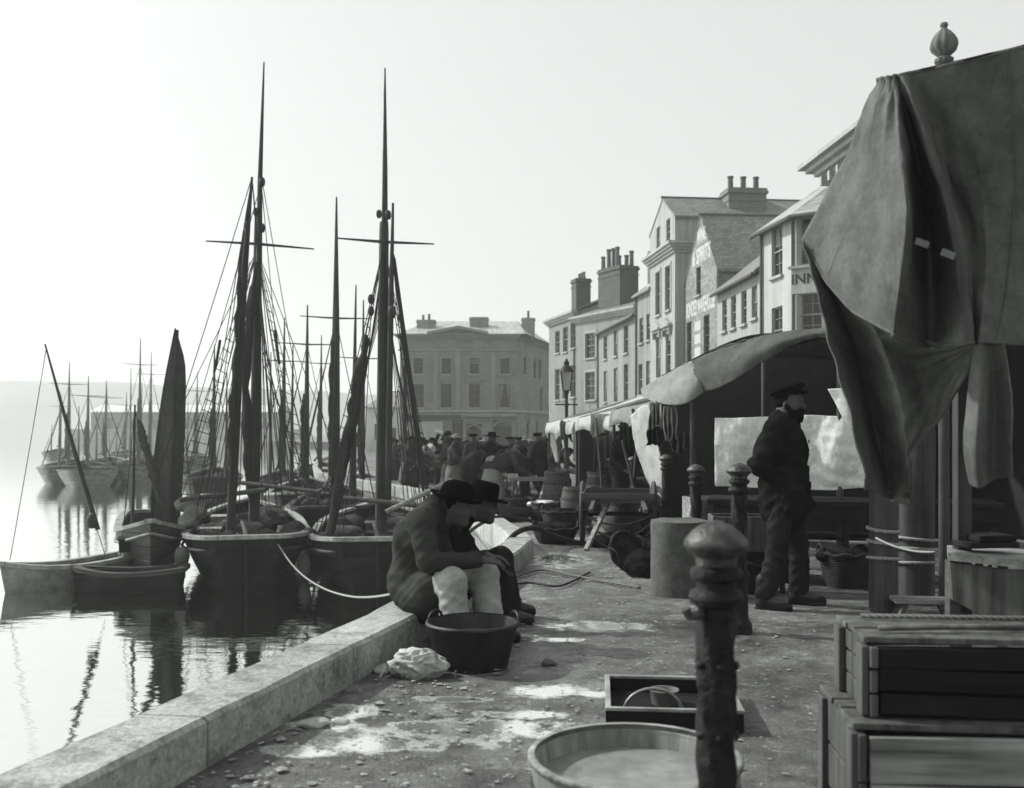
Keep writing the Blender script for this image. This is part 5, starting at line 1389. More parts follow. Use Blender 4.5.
# leaning basket and bundle beside the granite post
q = gp(626, 574); basket(q + V((-.03,.12,.19)), .20, .09, 'shallow round basket tipped up on its edge beside the granite post', m_wickd, None, (R(68), R(-14), R(38)))
sdf_o = sdf('sack', [ell((0,0,.11),(.2,.17,.13),None,.05), ell((.14,.06,.10),(.2,.15,.12),None,.05), ell((.05,.03,.2),(.15,.12,.06),None,.04), cap((.1,.03,.22),(.2,.0,.29),.05,.03,.03)], .014, m_net, None, folds(.03, 30), loc=gp(640, 578)+V((.05,.12,-.01)))
tag(sdf_o, 'slumped dark sack between the tipped basket and the granite post', 'sack')
q = gp(668, 556); sdf_o = sdf('net_pile', [ell((rnd.gauss(0,.3),rnd.gauss(0,.3),.06),(.25,.25,.1),None,.08) for _ in range(9)], .03, m_net, None, folds(.025, 30), loc=gp(650, 548)); tag(sdf_o, 'dark pile of net and rope behind the granite post', 'net')
# net basket by the kerb corner
q = gp(556, 545); basket(q+V((0,.25,0)), .3, .2, 'wide low basket of dark net behind the bend of the kerb', m_wickd, m_net)
def barrel(c, r, h, label, mat=None, lid=True, hoops=True, name='barrel'):
    o = empty(name, c, 0, label, 'barrel'); pr = []
    for i in range(13):
        t = i/12; pr.append((r*(.84+.16*math.sin(math.pi*t)), h*t))
    prof = pr + [(pr[-1][0]-.025, h), (pr[-1][0]-.03, h-.05), (0, h-.05)]
    MB().lathe(prof, 28).build('staves', mat or m_wood, o, smooth='auto')
    for t in (.08,.3,.7,.92):
        q = r*(.84+.16*math.sin(math.pi*t)); MB().lathe([(q-.002,h*t-.022),(q+.007,h*t-.022),(q+.009,h*t+.022),(q-.002,h*t+.022)], 28).build('hoop', m_iron2, o, smooth='auto')
    return o
def at_ground(px, Y): return V(((px-512)*Y/FPX, Y, gz(Y)))
barrel(at_ground(577,16.5), .27, .62, 'short barrel in front of the open stalls, beside the handcart wheel', m_wood)
barrel(at_ground(603,18.8), .33, .82, 'wide dark cask standing among the stalls behind the handcart', m_woodd)
barrel(at_ground(556,20.5), .27, .8, 'cask nearest the end stall with its pale side flap')
barrel(at_ground(640,14.4), .26, .6, 'cask with a pale coiled lid behind the handcart')
o = MB().lathe([(.24,0),(.25,.03),(.2,.05),(.22,.07),(.17,.1),(.18,.12),(.1,.16),(0,.17)], 24).build('rope_coil', m_rope2, None, smooth='auto', loc=at_ground(622,13.9)+V((0,0,.52))); tag(o, 'coil of pale rope heaped on the cask top behind the handcart', 'rope')
barrel(at_ground(622,13.9), .27, .53, 'low cask carrying a coil of pale rope')
# handcart
hc = empty('handcart', at_ground(618,12.9), R(-6), 'old two wheeled handcart resting on pale props with chains below', 'handcart')
MB().box((0,.1,.60),(.86,1.1,.05)).build('bed', m_wood, hc)
for c_, d_ in (((0,-.47,.66),(.9,.035,.08)),((0,.66,.66),(.9,.035,.08)),((-.44,.1,.66),(.03,1.08,.08)),((.44,.1,.66),(.03,1.08,.08))): MB().box(c_, d_).build('side_board', m_wood, hc)
def wheel(x):
    rm = MB(); r = .40
    rm.tube([(x, .1+r*math.cos(a), .40+r*math.sin(a)) for a in [2*math.pi*j/32 for j in range(33)]], .028, 8, False)
    o = rm.build('wheel', m_woodz, hc, smooth=True)
    s_ = MB()
    for j in range(10):
        a = 2*math.pi*j/10; s_.tube([(x,.1,.40),(x,.1+r*math.cos(a),.40+r*math.sin(a))], .014, 6)
    s_.build('spokes', m_woodz, o)
    MB().tube([(x-.07,.1,.40),(x+.07,.1,.40)], .055, 12).build('hub', m_woodd, o, smooth='auto')
wheel(-.46); wheel(.46)
MB().tube([(-.5,.1,.40),(.5,.1,.40)], .028, 8).build('axle', m_woodd, hc)
def loc_(o, p): return Matrix.Rotation(-o.rotation_euler[2], 3, 'Z') @ (V(p) - V(o.location))
MB().bar(loc_(hc, gp(586,551)+V((0,0,.01))), loc_(hc, A(608,503,12.6)), .06, .045).build('prop', m_woodx, hc, bevel=.005)
MB().bar(loc_(hc, gp(634,533)+V((0,0,.01))), loc_(hc, A(645,500,13.0)), .055, .04).build('prop', m_woodx, hc, bevel=.005)
for dx in (-.3,.3): MB().bar((dx,-.45,.6),(dx*1.1,-1.0,.52),.045,.045).build('shaft', m_wood, hc)
m = MB()
for k, d in enumerate((.12,.2,.26)): m.tube(sag((-.4,-.5,.42-.08*k),(.42,-.5,.44-.09*k),d), .014, 6)
m.build('chain', m_iron2, hc)
# ropes trailing over the kerb
pts = [A(497,566,12.4),A(508,548,12.2),A(524,529,12.0),A(548,526,13.0),A(585,531,13.0),A(612,530,13.2)]
pts = [V((-.42,11.3,-.9)), V((-.2,11.55,-.2)), V((.02,11.7,.14)), V((.28,11.95,.20)), V((.5,12.4,.06)), V((.9,12.8,-.08)), V((1.5,12.6,-.09))]
tag(MB().tube(crv(pts, 40), .032, 10).build('hawser', m_rig, None, smooth=True), 'thick hawser bent over the kerb corner on to the quay', 'rope')
pts = [V((-1.05,14.0,-1.0)), V((-.75,14.4,-.25)), V((-.28,15.0,.05)), V((.15,15.4,.0)), V((.5,15.8,-.12)), V((1.2,15.2,-.14))]
tag(MB().tube(crv(pts, 40), .026, 9).build('hawser', m_rig, None, smooth=True), 'thinner hawser crossing the kerb farther along the quay', 'rope')
pts = [gp(505,583),gp(540,572),gp(575,578),gp(600,583),gp(640,590)]
tag(MB().tube([p+V((0,0,.02)) for p in crv(pts, 40)], .012, 7).build('loose_line', m_rope2, None, smooth=True), 'loose dark line snaking on the quay between kerb and granite post', 'rope')
pts = [gp(500,590),gp(528,585),gp(560,588),gp(590,574)]
tag(MB().tube([p+V((0,0,.02)) for p in crv(pts, 40)], .010, 7).build('loose_line', m_rig, None, smooth=True), 'second loose line lying nearer the seated men', 'rope')
pts = [gp(540,520)+V((0,0,.03)),gp(565,510)+V((0,0,.03)),gp(585,505)+V((0,0,.03))]

# ------------------------------------------------------------------ stalls farther up the quay
def stall(px, Y, w, d, label, rz, lit, side=True, h=1.95, seed=0):
    p = at_ground(px, Y); o = empty('market_stall', p, rz, label, 'stall', 'canvas market stalls along the quay')
    hb_ = h+.75
    cols = [[(x,0,h+.02*math.sin(x*5)),(x,d*.5,(h+hb_)/2-.06),(x,d,hb_)] for x in np.linspace(0,w,5)]
    cloth('awning', cols, lit, 16, 10, .03, seed, .015, o)
    cols = [[(x,-.02,h+.01),(x,-.06-.03*(i % 2),h-.16),(x,-.05,h-.30+.05*(i % 2))] for i, x in enumerate(np.linspace(-.02,w+.02,6))]
    cloth('valance', cols, lit, 20, 8, .02, seed+2, .012, o)
    for x_ in (-.02, w+.03):
        cols = [[(x_,y,h+.02+(hb_-h)*y/d),(x_,y,h-.06+(hb_-h)*y/d),(x_,y,h-.17+(hb_-h)*y/d)] for y in np.linspace(0,d,4)]
        cloth('end_valance', cols, lit, 14, 8, .02, seed+4, .012, o)
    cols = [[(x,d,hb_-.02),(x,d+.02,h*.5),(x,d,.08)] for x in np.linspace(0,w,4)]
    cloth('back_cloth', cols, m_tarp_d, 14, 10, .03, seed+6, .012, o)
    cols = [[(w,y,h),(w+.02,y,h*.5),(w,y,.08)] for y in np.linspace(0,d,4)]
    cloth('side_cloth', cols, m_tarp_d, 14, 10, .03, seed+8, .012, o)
    for x in (.03, w-.03):
        for y in (.03, d-.03): MB().tube([(x,y,-.02),(x,y,h+(hb_-h)*y/d)], .03, 8).build('pole', m_woodz, o, smooth='auto')
    MB().box((w*.5,.45,.72),(w*.9,.6,.05)).build('counter', m_woodd, o)
    for x in (w*.12,w*.88):
        for y in (.2,.7): MB().box((x,y,.35),(.05,.05,.7)).build('leg', m_woodd, o)
    return o
s3 = stall(548, 27.0, 3.7, 2.6, 'end stall of the row with a pale flap hanging at its open side', R(-82), m_cloth, seed=1)
s2 = stall(578, 22.8, 3.9, 2.6, 'stall with the brightest sloping awning, beneath the street lamp', R(-80), m_cloth, seed=3)
s1 = stall(612, 18.4, 3.6, 2.6, 'stall with a dull canvas awning next to the slanting flap', R(-82), m_cloth2, seed=5)
cols = [[A(545,429,27.2),A(551,446,27.1),A(556,463,27.0)],[A(552,430,27.0),A(557,446,26.9),A(559,462,26.8)]]
o = cloth('hung_cloth', cols, m_cloth, 8, 12, .01, 1, .01); tag(o, 'narrow pale cloth hanging at the corner of the end stall', 'cloth')
cols = [[A(631,416,13.6),A(638,455,13.5),A(654,498,13.3)],[A(642,406,13.3),A(652,450,13.2),A(664,506,13.0)],[A(648,405,13.1),A(658,445,13.0),A(664.5,474,13.0)]]
o = cloth('awning_flap', cols, m_cloth, 18, 26, .02, 4, .012); tag(o, 'long pale awning flap slanting to the ground beside the canvas stall', 'awning flap')
o = MB().tube([A(633,410,13.7), gp(655,508)+V((.05,0,0))], .025, 8).build('flap_pole', m_woodz, None, smooth='auto'); tag(o, 'pole holding up the long pale slanting flap', 'pole')
# things hanging under the canopy end
def hang(px0, px1, y0, y1, Y, label, mat, seed, name='hanging_oilskin'):
    cols = []; q = random.Random(seed)
    for i in range(7):
        t = i/6; px = px0+(px1-px0)*t; dz = (.05 if i % 2 else -.05)
        cols.append([A(px, y0+q.uniform(-1,1), Y), A(px+q.uniform(-.6,.6), y0+(y1-y0)*.4, Y+dz), A(px+q.uniform(-1.2,1.2), y0+(y1-y0)*.75, Y+dz*1.6), A(px+q.uniform(-1.5,1.5), y1+q.uniform(-4,3), Y+dz*1.4)])
    return tag(cloth(name, cols, mat, 30, 20, .02, seed, .012), label, 'cloth')
hang(649,660,402,428,11.0,'pale oilskin hanging under the lit canopy flap', m_cloth2, 2)
hang(664,676,406,440,10.9,'second pale oilskin hanging below the canopy corner', m_cloth2, 5)
hang(648,662,428,446,10.95,'dark garment hanging below the pale oilskin', m_sail2, 7, 'hanging_garment')
hang(672,690,432,452,10.9,'grey garment slung along the canopy rail', m_cloth3, 9, 'hanging_garment')
# lamp
lp = at_ground(566.5, 31.0); lz = gz(31.0)
lamp = empty('street_lamp', lp, 0, 'iron street lamp with glazed lantern and ladder bar above the stalls', 'street lamp'); zt = A(566,358,31).z-lz; zb_ = A(566,391,31).z-lz
MB().lathe([(.16,0),(.16,.3),(.1,.4),(.08,1.0),(.095,1.05),(.06,1.1),(.05,zb_-.5),(.07,zb_-.45),(.07,zb_-.4),(.045,zb_-.35),(.05,zb_-.1),(.09,zb_-.05),(.05,zb_)], 14).build('post', m_iron, lamp, smooth='auto')
MB().tube([(-.35,0,zb_-.42),(.35,0,zb_-.42)], .022, 8).build('ladder_bar', m_iron, lamp)
lh = zt-zb_
m = MB(); a, b = .10, .175
for sx in (-1,1):
    for sy in (-1,1): m.tube([(sx*a,sy*a,zb_),(sx*b,sy*b,zb_+lh*.58)], .018, 6)
m.box((0,0,zb_+.01),(a*2,a*2,.03)); m.build('lantern_frame', m_iron, lamp)
m = MB()
for k in range(4):
    Rm = Matrix.Rotation(k*math.pi/2, 3, 'Z'); m.add([Rm @ V(p) for p in ((-a,-a,zb_+.02),(a,-a,zb_+.02),(b,-b,zb_+lh*.57),(-b,-b,zb_+lh*.57))], [(0,1,2,3)])
m.build('lantern_glass', M('lantern_glass', .35, .25, .3, 3, 0), lamp)
MB().lathe([(.255,zb_+lh*.575),(.23,zb_+lh*.62),(.11,zb_+lh*.76),(.085,zb_+lh*.78),(.085,zb_+lh*.88),(.05,zb_+lh*.92),(.03,zb_+lh*.97),(0,zt)], 12).build('lantern_cap', m_iron, lamp, smooth='auto')
# hand barrow with two pale shafts up the quay
hb2 = empty('hand_barrow', gp(520,503), R(10), 'hand barrow tipped forward with two pale shafts raised, up the quay', 'barrow')
MB().box((.1,.5,.3),(.7,.9,.06), Matrix.Rotation(R(15), 3, 'X')).build('bed', m_wood, hb2)
for dx in (-.22,.42): MB().bar((dx,-.1,.02),(dx+.42,.75,.66),.06,.05).build('shaft', m_woodx, hb2)
for dx in (-.25,.5):
    o = MB().tube([(dx,.6+.3*math.cos(a),.3+.3*math.sin(a)) for a in [2*math.pi*j/24 for j in range(25)]], .025, 7, False).build('wheel', m_woodd, hb2, smooth=True)
q = gp(505,494); basket(q, .32, .35, 'broad basket set on the quay beside the hand barrow', m_wick, m_fish)
q = gp(537,500); basket(q, .28, .3, 'basket between the hand barrow and the end stall', m_wickd, m_net)
q = gp(551,508); box_thing('fish_tray', q, (.6,.4,.2), R(20), 'shallow fish tray lying on the open quay by the barrels', 'tray', m_wood)
q = gp(575,518); box_thing('fish_tray', q, (.6,.45,.24), R(-12), 'dark fish tray on the ground in front of the short barrel', 'tray', m_woodd)
q = gp(660,522)+V((.15,.3,0)); box_thing('fish_tray', q, (.55,.4,.5), R(8), 'deep wooden box between the pale flap and its bollard', 'box', m_wood)

for i, (px0, py0, px1, py1, Y, lab) in enumerate([(604,500,596,418,17.0,'thin pole leaning among the stalls beside the wide cask'),(628,492,640,410,15.6,'pole leaning outward under the dull awning'),(570,488,563,424,21.0,'pole propped against the bright awning'),(556,478,562,420,24.0,'short pole propping the end stall'),(644,480,622,440,15.0,'crooked stick leaning across the front of the dull awning stall')]):
    a = A(px0, py0, Y); a.z = gz(Y); tag(MB().tube([a, a.lerp(A(px1, py1, Y), .5) + V((.01,0,0)), A(px1, py1, Y)], .022, 7).build('leaning_pole', m_spar2, smooth='auto'), lab, 'pole')
hang(560,573,421,440,24.3,'short pale cloth drooping from the end awning', m_cloth2, 12, 'hung_cloth')
hang(590,611,414,436,20.4,'crumpled pale cloth slung under the bright awning', m_cloth, 14, 'hung_cloth')
hang(594,612,436,474,20.0,'grey sheet hanging to the ground inside the bright awning stall', m_cloth3, 16, 'hung_cloth')
hang(620,633,422,452,17.0,'dark coat hung inside the dull awning stall', m_sail2, 18, 'hanging_garment')
q = gp(598,503); basket(q, .26, .3, 'wicker basket heaped beside the wide cask', m_wick, m_fish)
q = gp(566,500); basket(q, .24, .28, 'small basket by the cask of the end stall', m_wick, m_net)
q = gp(612,494); box_thing('fish_tray', q, (.7,.5,.3), R(15), 'stout box standing behind the handcart bed', 'box', m_wood)
q = gp(690,545); box_thing('fish_tray', q+V((.1,.5,0)), (.6,.4,.28), R(-10), 'low box in the shade beside the granite post', 'box', m_woodd)
tag(MB().tube(crv([gp(586,545),gp(600,540),gp(618,546),gp(640,538),gp(652,544)], 30), .02, 7).build('loose_chain', m_iron2, smooth=True), 'length of chain lying under the handcart', 'chain')

def sawhorse(px, Y, rz, label):
    o = empty('trestle', at_ground(px, Y), R(rz), label, 'trestle'); MB().box((0,0,.62),(1.1,.09,.08)).build('beam', m_woodx, o, bevel=.005)
    for x in (-.4,.4):
        for y in (-1,1): MB().bar((x,y*.03,.6),(x,y*.24,-.01),.05,.05).build('leg', m_wood, o)
sawhorse(533, 21.0, 20, 'trestle with a pale beam standing alone beyond the hand barrow')
sawhorse(508, 24.0, -35, 'trestle farther up the quay at the edge of the crowd')
for px, Y, r_, m_, lab in ((520,19.2,.3,m_net,'low basket of nets in the open between barrow and kerb'),(546,17.6,.26,m_fish,'basket of pale fish in front of the cask of the end stall'),(497,22.3,.3,m_net,'basket tight against the kerb near the white aproned woman'),(560,15.2,.28,m_net,'dark basket of nets between the short barrel and the kerb basket')):
    basket(at_ground(px, Y), r_, .3, lab, m_wickd if m_ is m_net else m_wick, m_)
o = sdf('net_pile', [ell((rnd.gauss(0,.4),rnd.gauss(0,.3),.08),(.3,.3,.14),None,.08) for _ in range(9)], .035, m_net, None, folds(.03, 26), loc=at_ground(512,17.6)); tag(o, 'heap of dark net spread on the quay before the hand barrow', 'net')
for (a, b, lab) in (((500,515),(545,500),'pale spar lying on the quay beside the net heap'),((528,522),(560,507),'second spar lying on the quay nearer the barrels')):
    p, q2 = gp(*a), gp(*b); tag(MB().tube([p+V((0,0,.05)), q2+V((0,0,.05))], .045, 8).build('loose_spar', m_woodx, smooth='auto'), lab, 'spar')
# ================================================================== people
def frame(fwd, up=(0,0,1)):
    f = V(fwd).normalized(); l = V(up).cross(f).normalized(); u = f.cross(l)
    return Matrix((f, l, u)).transposed()
def head_prims(c, F, s=1.0):
    c = V(c); P = lambda x, y, z: c + F @ V((x*s, y*s, z*s)); k = .02*s
    q = [ell(P(-.005,0,.025), (.1*s,.078*s,.1*s), F, .0), ell(P(.03,0,-.045), (.066*s,.058*s,.075*s), F, .04*s), ell(P(.07,0,-.095), (.026*s,.03*s,.024*s), F, .03*s),
         cap(P(.092,0,.015), P(.121,0,-.032), .009*s, .0155*s, .012*s), cap(P(.086,-.036,.03), P(.086,.036,.03), .013*s, .013*s, .015*s),
         cap(P(.06,-.048,-.02), P(.06,.048,-.02), .025*s, .025*s, .03*s)]
    for y in (-.034, .034): q.append(('-e', tuple(P(.098,y,.006)), (.014*s,.017*s,.011*s), [list(r) for r in F], .012*s)); q.append(ell(P(.079,y,.005), (.013*s,.013*s,.012*s), None, .003))
    q += [cap(P(.088,-.02,-.062), P(.088,.02,-.062), .008*s, .008*s, .008*s), cap(P(.086,-.017,-.078), P(.086,.017,-.078), .008*s, .008*s, .008*s), ('-e', tuple(P(.1,0,-.07)), (.01*s,.022*s,.003*s), [list(r) for r in F], .004)]
    for y in (-.078, .078): q.append(ell(P(-.008,y,-.01), (.02*s,.009*s,.033*s), F, .008*s))
    return q
def hand_prims(w, d, n, side, curl=.5, s=1.0):
    """w wrist, d finger direction, n towards the palm, side = +1 / -1 for the thumb"""
    w, d, n = V(w), V(d).normalized(), V(n); n = (n - d*n.dot(d)).normalized(); t = d.cross(n)*side
    q = []
    for i in range(4):
        o = (i-1.5); q.append(cap(w + t*o*.012*s, w + d*.088*s + t*o*.021*s, .015*s, .0125*s, .014))
    for i, L in enumerate((.86,1.0,.94,.74)):
        o = (1.5-i); b = w + d*.088*s + t*o*.021*s; a1 = curl*.7; a2 = curl*1.6; sp = t*o*.06
        m = b + (d*math.cos(a1) + n*math.sin(a1) + sp).normalized()*.047*L*s; e = m + (d*math.cos(a2) + n*math.sin(a2) + sp*.4).normalized()*.042*L*s
        q += [cap(b, m, .0105*s, .0098*s, .004), cap(m, e, .0098*s, .0082*s, .004)]
    b = w + d*.025*s + t*.028*s; m = b + (d*.75 + t*.6 + n*.25).normalized()*.045*s; e = m + (d*.9 + t*.15 + n*.4).normalized()*.035*s
    q += [cap(b, m, .0145*s, .0115*s, .01), cap(m, e, .0115*s, .0092*s, .004)]
    return q
def limb(a, b, c, r0, r1, r2, k=.03): return [cap(a, b, r0, r1, k), cap(b, c, r1*.97, r2, k)]

def seated(name, J, label, root_loc, hatfn, mats, seedf, extra=None):
    o = empty(name, root_loc, 0, label, 'person'); O = V(root_loc); L = lambda p: V(p) - O
    J = {k: (L(v) if k not in ('face','up','handdir','handdir2','palm','palm2') else V(v)) for k, v in J.items()}
    F = frame(J['face'], J.get('up', (0,0,1)))
    b = head_prims(J['head'], F)
    b += [cap(J['head'] - F @ V((.02,0,.05)), J['neck'], .058, .062, .03), cap(J['neck'], J['chest'], .1, .15, .06), cap(J['chest'], J['pelvis'], .13, .11, .06)]
    for s_ in ('n','f'):
        b += [cap(J['neck'], J['sh_'+s_], .075, .062, .04)] + limb(J['sh_'+s_], J['el_'+s_], J['wr_'+s_], .056, .045, .03) + [cap(J['pelvis'], J['hip_'+s_], .10, .08, .04)] + limb(J['hip_'+s_], J['kn_'+s_], J['an_'+s_], .07, .056, .04)
        b += [cap(J['an_'+s_], J['an_'+s_] + V((.17,0,-.04)), .045, .035, .03)]
    b += hand_prims(J['wr_n'], J['handdir'], J['palm'], 1, .45) + hand_prims(J['wr_f'], J['handdir2'], J['palm2'], -1, .45)
    sdf('body', b, .0078, m_skin, o)
    c = [cap(J['neck'] + (J['chest']-J['neck'])*.1, J['chest'], .105, .165, .06), cap(J['chest'], J['pelvis'], .17, .165, .06), cap(J['pelvis'] + V((-.01,.0,.04)), J['pelvis'] + V((.12,-.10,-.02)), .165, .15, .06), cap(J['pelvis'] + V((.10,-.12,.0)), J['pelvis'] + V((.13,-.15,-.10)), .13, .115, .05)]
    for s_ in ('n','f'):
        c += [cap(J['neck'], J['sh_'+s_], .09, .088, .05)] + limb(J['sh_'+s_], J['el_'+s_], J['wr_'+s_] + (J['el_'+s_]-J['wr_'+s_])*.1, .09, .068, .052)
    c += [('-e', tuple(J['neck'] + (J['head']-J['neck'])*.55), (.055,.055,.06), None, .02)]
    c += [cap(J['hip_n'] + V((.02,-.01,-.03)), J['hip_n'].lerp(J['kn_n'], .5) + V((-.02,0,-.02)), .15, .135, .05), cap(J['hip_f'], J['hip_f'].lerp(J['kn_f'], .35), .14, .13, .05)]
    jk = sdf('jacket', c, .0105, mats[0], o, folds(.0095, 44, seedf))
    # collar and pocket flap
    n = J['neck'] + (J['head']-J['neck'])*.22; ax = (J['head']-J['neck']).normalized(); F2 = frame(ax.cross(V((0,1,0))), ax)
    MB().lathe([(.085,-.035),(.082,.02),(.07,.03),(.066,.01)], 24, n, F2, False).build('collar', mats[0], jk, smooth=True, solid=.008)
    t = []
    for s_ in ('n','f'): t += [cap(J['pelvis'], J['hip_'+s_], .10, .10, .05)] + limb(J['hip_'+s_], J['kn_'+s_], J['an_'+s_] + V((0,0,.0)), .098, .086, .102, .045)
    sdf('trousers', t, .0095, mats[1], o, folds(.0095, 52, seedf+2))
    for s_ in ('n','f'):
        a = J['an_'+s_]; sdf('boot', [cap(a + V((-.02,0,.1)), a + V((-.02,0,-.02)), .055, .055, .03), cap(a + V((-.03,0,-.04)), a + V((.17,0,-.05)), .048, .04, .03), ell(a + V((.06,0,-.075)), (.15,.048,.014), None, .01)], .012, m_boot, o)
    hatfn(o, J['head'], F)
    q = [ell(J['head'] + F @ V((-.03,0,.02)), (.092,.084,.098), F, .0), ('-e', tuple(J['head'] + F @ V((.09,0,-.02))), (.10,.1,.13), None, .02), ('-e', tuple(J['head'] + F @ V((-.02,0,-.12))), (.12,.1,.06), None, .02)]
    sdf('hair', q, .01, m_hair, o)
    return o
def bowler(o, h, F):
    c = h + F @ V((-.01,0,.055)); Ft = F @ Matrix.Rotation(R(4), 3, 'Y')
    h_ = MB().lathe([(.098,.0),(.1,.02),(.1,.05),(.09,.085),(.068,.108),(.035,.12),(0,.122)], 32, c, Ft, True, sx=1.12).build('hat', m_felt, o, smooth='auto')
    MB().lathe([(.096,.0),(.125,-.004),(.15,.006),(.158,.02),(.152,.014),(.125,.004),(.098,.008)], 32, c, Ft, False, sx=1.12).build('brim', m_felt, h_, smooth=True, solid=.004)
    MB().lathe([(.1015,.004),(.1025,.006),(.1025,.026),(.1015,.028)], 32, c, Ft, False, sx=1.12).build('hat_band', m_hair, h_, smooth=True)
def trilby(o, h, F):
    c = h + F @ V((-.01,0,.055)); Ft = F @ Matrix.Rotation(R(3), 3, 'Y')
    h_ = MB().lathe([(.096,.0),(.097,.03),(.094,.08),(.088,.112),(.075,.122),(.05,.112),(0,.106)], 32, c, Ft, True, sx=1.12).build('hat', m_felt, o, smooth='auto')
    MB().lathe([(.094,.0),(.125,-.002),(.16,.002),(.168,.008),(.16,.008),(.125,.006),(.096,.008)], 32, c, Ft, False, sx=1.12).build('brim', m_felt, h_, smooth=True, solid=.004)
YN = 6.6; n_ = lambda px, py, Y=YN: at(px, py, Y)
JN = dict(pelvis=V((-.64,YN,.335)), chest=n_(420,541), neck=n_(439,508), head=n_(456,507,6.57), face=(.96,-.02,-.16), up=(.16,0,1),
    sh_n=n_(421,522,6.36), el_n=n_(428,562,6.25), wr_n=n_(481,560,6.34), sh_f=n_(430,520,6.81), el_f=n_(448,566,6.80), wr_f=n_(487,556,6.62),
    handdir=(.96,.22,-.1), palm=(0,.3,-1), handdir2=(.96,-.2,-.12), palm2=(0,-.2,-1),
    hip_n=V((-.60,6.50,.30)), kn_n=V((-.372,6.25,.425)), an_n=V((-.355,6.21,.085)), hip_f=V((-.57,6.70,.30)), kn_f=V((-.175,6.50,.425)), an_f=V((-.15,6.46,.085)))
seated('person', JN, 'seated man in a round bowler and pale trousers bending over the dark tub', (-.6,6.6,0), bowler, (m_wool3, m_ducks), 1.)
YF = 7.2; f_ = lambda px, py, Y=YF: at(px, py, Y)
JF = dict(pelvis=V((-.55,7.22,.32)), chest=f_(437,541), neck=f_(464,510), head=f_(483,506), face=(.97,-.16,-.16), up=(.16,0,1),
    sh_n=f_(445,524,7.05), el_n=f_(463,565,7.02), wr_n=f_(493,563,7.03), sh_f=f_(452,522,7.42), el_f=f_(474,560,7.45), wr_f=f_(488,556,7.3),
    handdir=(.93,-.05,-.34), palm=(.1,.4,-1), handdir2=(.95,-.2,-.1), palm2=(0,-.3,-1),
    hip_n=V((-.49,7.1,.30)), kn_n=V((-.085,7.08,.42)), an_n=V((-.05,7.08,.075)), hip_f=V((-.49,7.35,.30)), kn_f=V((-.08,7.38,.42)), an_f=V((-.03,7.43,.075)))
seated('person', JF, 'second seated man in a flat topped dark hat, partly hidden by the bowler man', (-.5,7.2,0), trilby, (m_wool, m_wool2), 4.)

# standing man in peaked cap
sm = empty('person', (2.13,7.83,gz(7.83)), R(-28), 'standing bearded man in a peaked cap and dark jacket, hands in his pockets', 'person')
pl = V((0,0,.86)); ch = V((-.02,0,1.24)); nk = V((0,0,1.455)); hd_ = V((.045,-.01,1.60)); F = frame((.98,-.1,-.06))
JJ = {}
for s_, y in (('l',1),('r',-1)):
    JJ[s_] = dict(hip=V((0,.095*y,.84)), kn=V((.03+.05*y,.14*y,.46)), an=V((-.01+.085*y,.185*y,.085)), sh=V((-.01,.20*y,1.39)), el=V((-.12,.33*y,1.12)), wr=V((.07,.23*y,.95)))
b = head_prims(hd_, F) + [cap(hd_ - V((.02,0,.06)), nk, .058, .065, .03), cap(nk, ch, .1, .16, .06), cap(ch, pl, .15, .14, .06)]
for s_, y in (('l',1),('r',-1)):
    J = JJ[s_]; b += [cap(nk, J['sh'], .075, .06, .04)] + limb(J['sh'], J['el'], J['wr'], .055, .044, .03) + [cap(pl, J['hip'], .12, .09, .04)] + limb(J['hip'], J['kn'], J['an'], .08, .056, .042) + [cap(J['an'], J['an']+V((.17,.03*y,-.045)), .042, .032, .03)]
    b += hand_prims(J['wr'], (.25,-.15*y,-.9), (-.2,-.9*y,0), -y, .5)
sdf('body', b, .0085, m_skin, sm)
c = [cap(nk-V((0,0,.02)), ch, .12, .19, .06), cap(ch, V((0,0,.98)), .19, .185, .06), cap(V((0,0,.98)), V((0,0,.80)), .185, .2, .05), ('-e', tuple(nk+V((.02,0,.07))), (.06,.06,.06), None, .02), ('-e', (.19,0,.76), (.06,.028,.12), None, .03)]
for s_, y in (('l',1),('r',-1)):
    J = JJ[s_]; c += [cap(nk, J['sh'], .09, .092, .05)] + limb(J['sh'], J['el'], J['wr']+V((0,0,.0)), (.09), .074, .066) + [cap(J['wr'], J['wr']+V((.05,-.03*y,-.15)), .07, .075, .04)]
jk = sdf('jacket', c, .011, m_wool, sm, folds(.017, 30, 2.))
MB().lathe([(.09,-.03),(.085,.02),(.075,.03),(.07,.01)], 24, nk+V((.01,0,.05)), None, False).build('collar', m_wool, jk, smooth=True, solid=.008)
for y in (-1, 1):   # pocket flaps
    MB().grid([[(.12+.02*k, (.165-.012*k)*y, .98-.05*q) for k in range(4)] for q in range(2)]).build('pocket_flap', m_wool2, jk, solid=.01)
m = MB()
for z in (1.3,1.2,1.1,1.0): m.lathe([(0,-.006),(.012,-.004),(.014,0),(.012,.004),(0,.006)], 10, (.196,-.03,z), Matrix.Rotation(R(90), 3, 'Y'))
m.build('button', m_iron2, jk, smooth=True)
t = []
for s_, y in (('l',1),('r',-1)): J = JJ[s_]; t += [cap(pl, J['hip'], .10, .10, .05)] + limb(J['hip'], J['kn'], J['an']+V((0,0,.05)), .104, .083, .08, .02)
sdf('trousers', t, .011, m_wool2, sm, folds(.013, 40, 5.))
for s_, y in (('l',1),('r',-1)):
    a = JJ[s_]['an']; d = V((.17,.03*y,0)); sdf('boot', [cap(a+V((-.02,0,.14)), a+V((-.02,0,-.02)), .06, .055, .03), cap(a+V((-.03,0,-.04)), a+d+V((0,0,-.05)), .05, .04, .03), ell(a+d*.35+V((0,0,-.075)), (.155,.05,.013), None, .01)], .012, m_boot, sm)
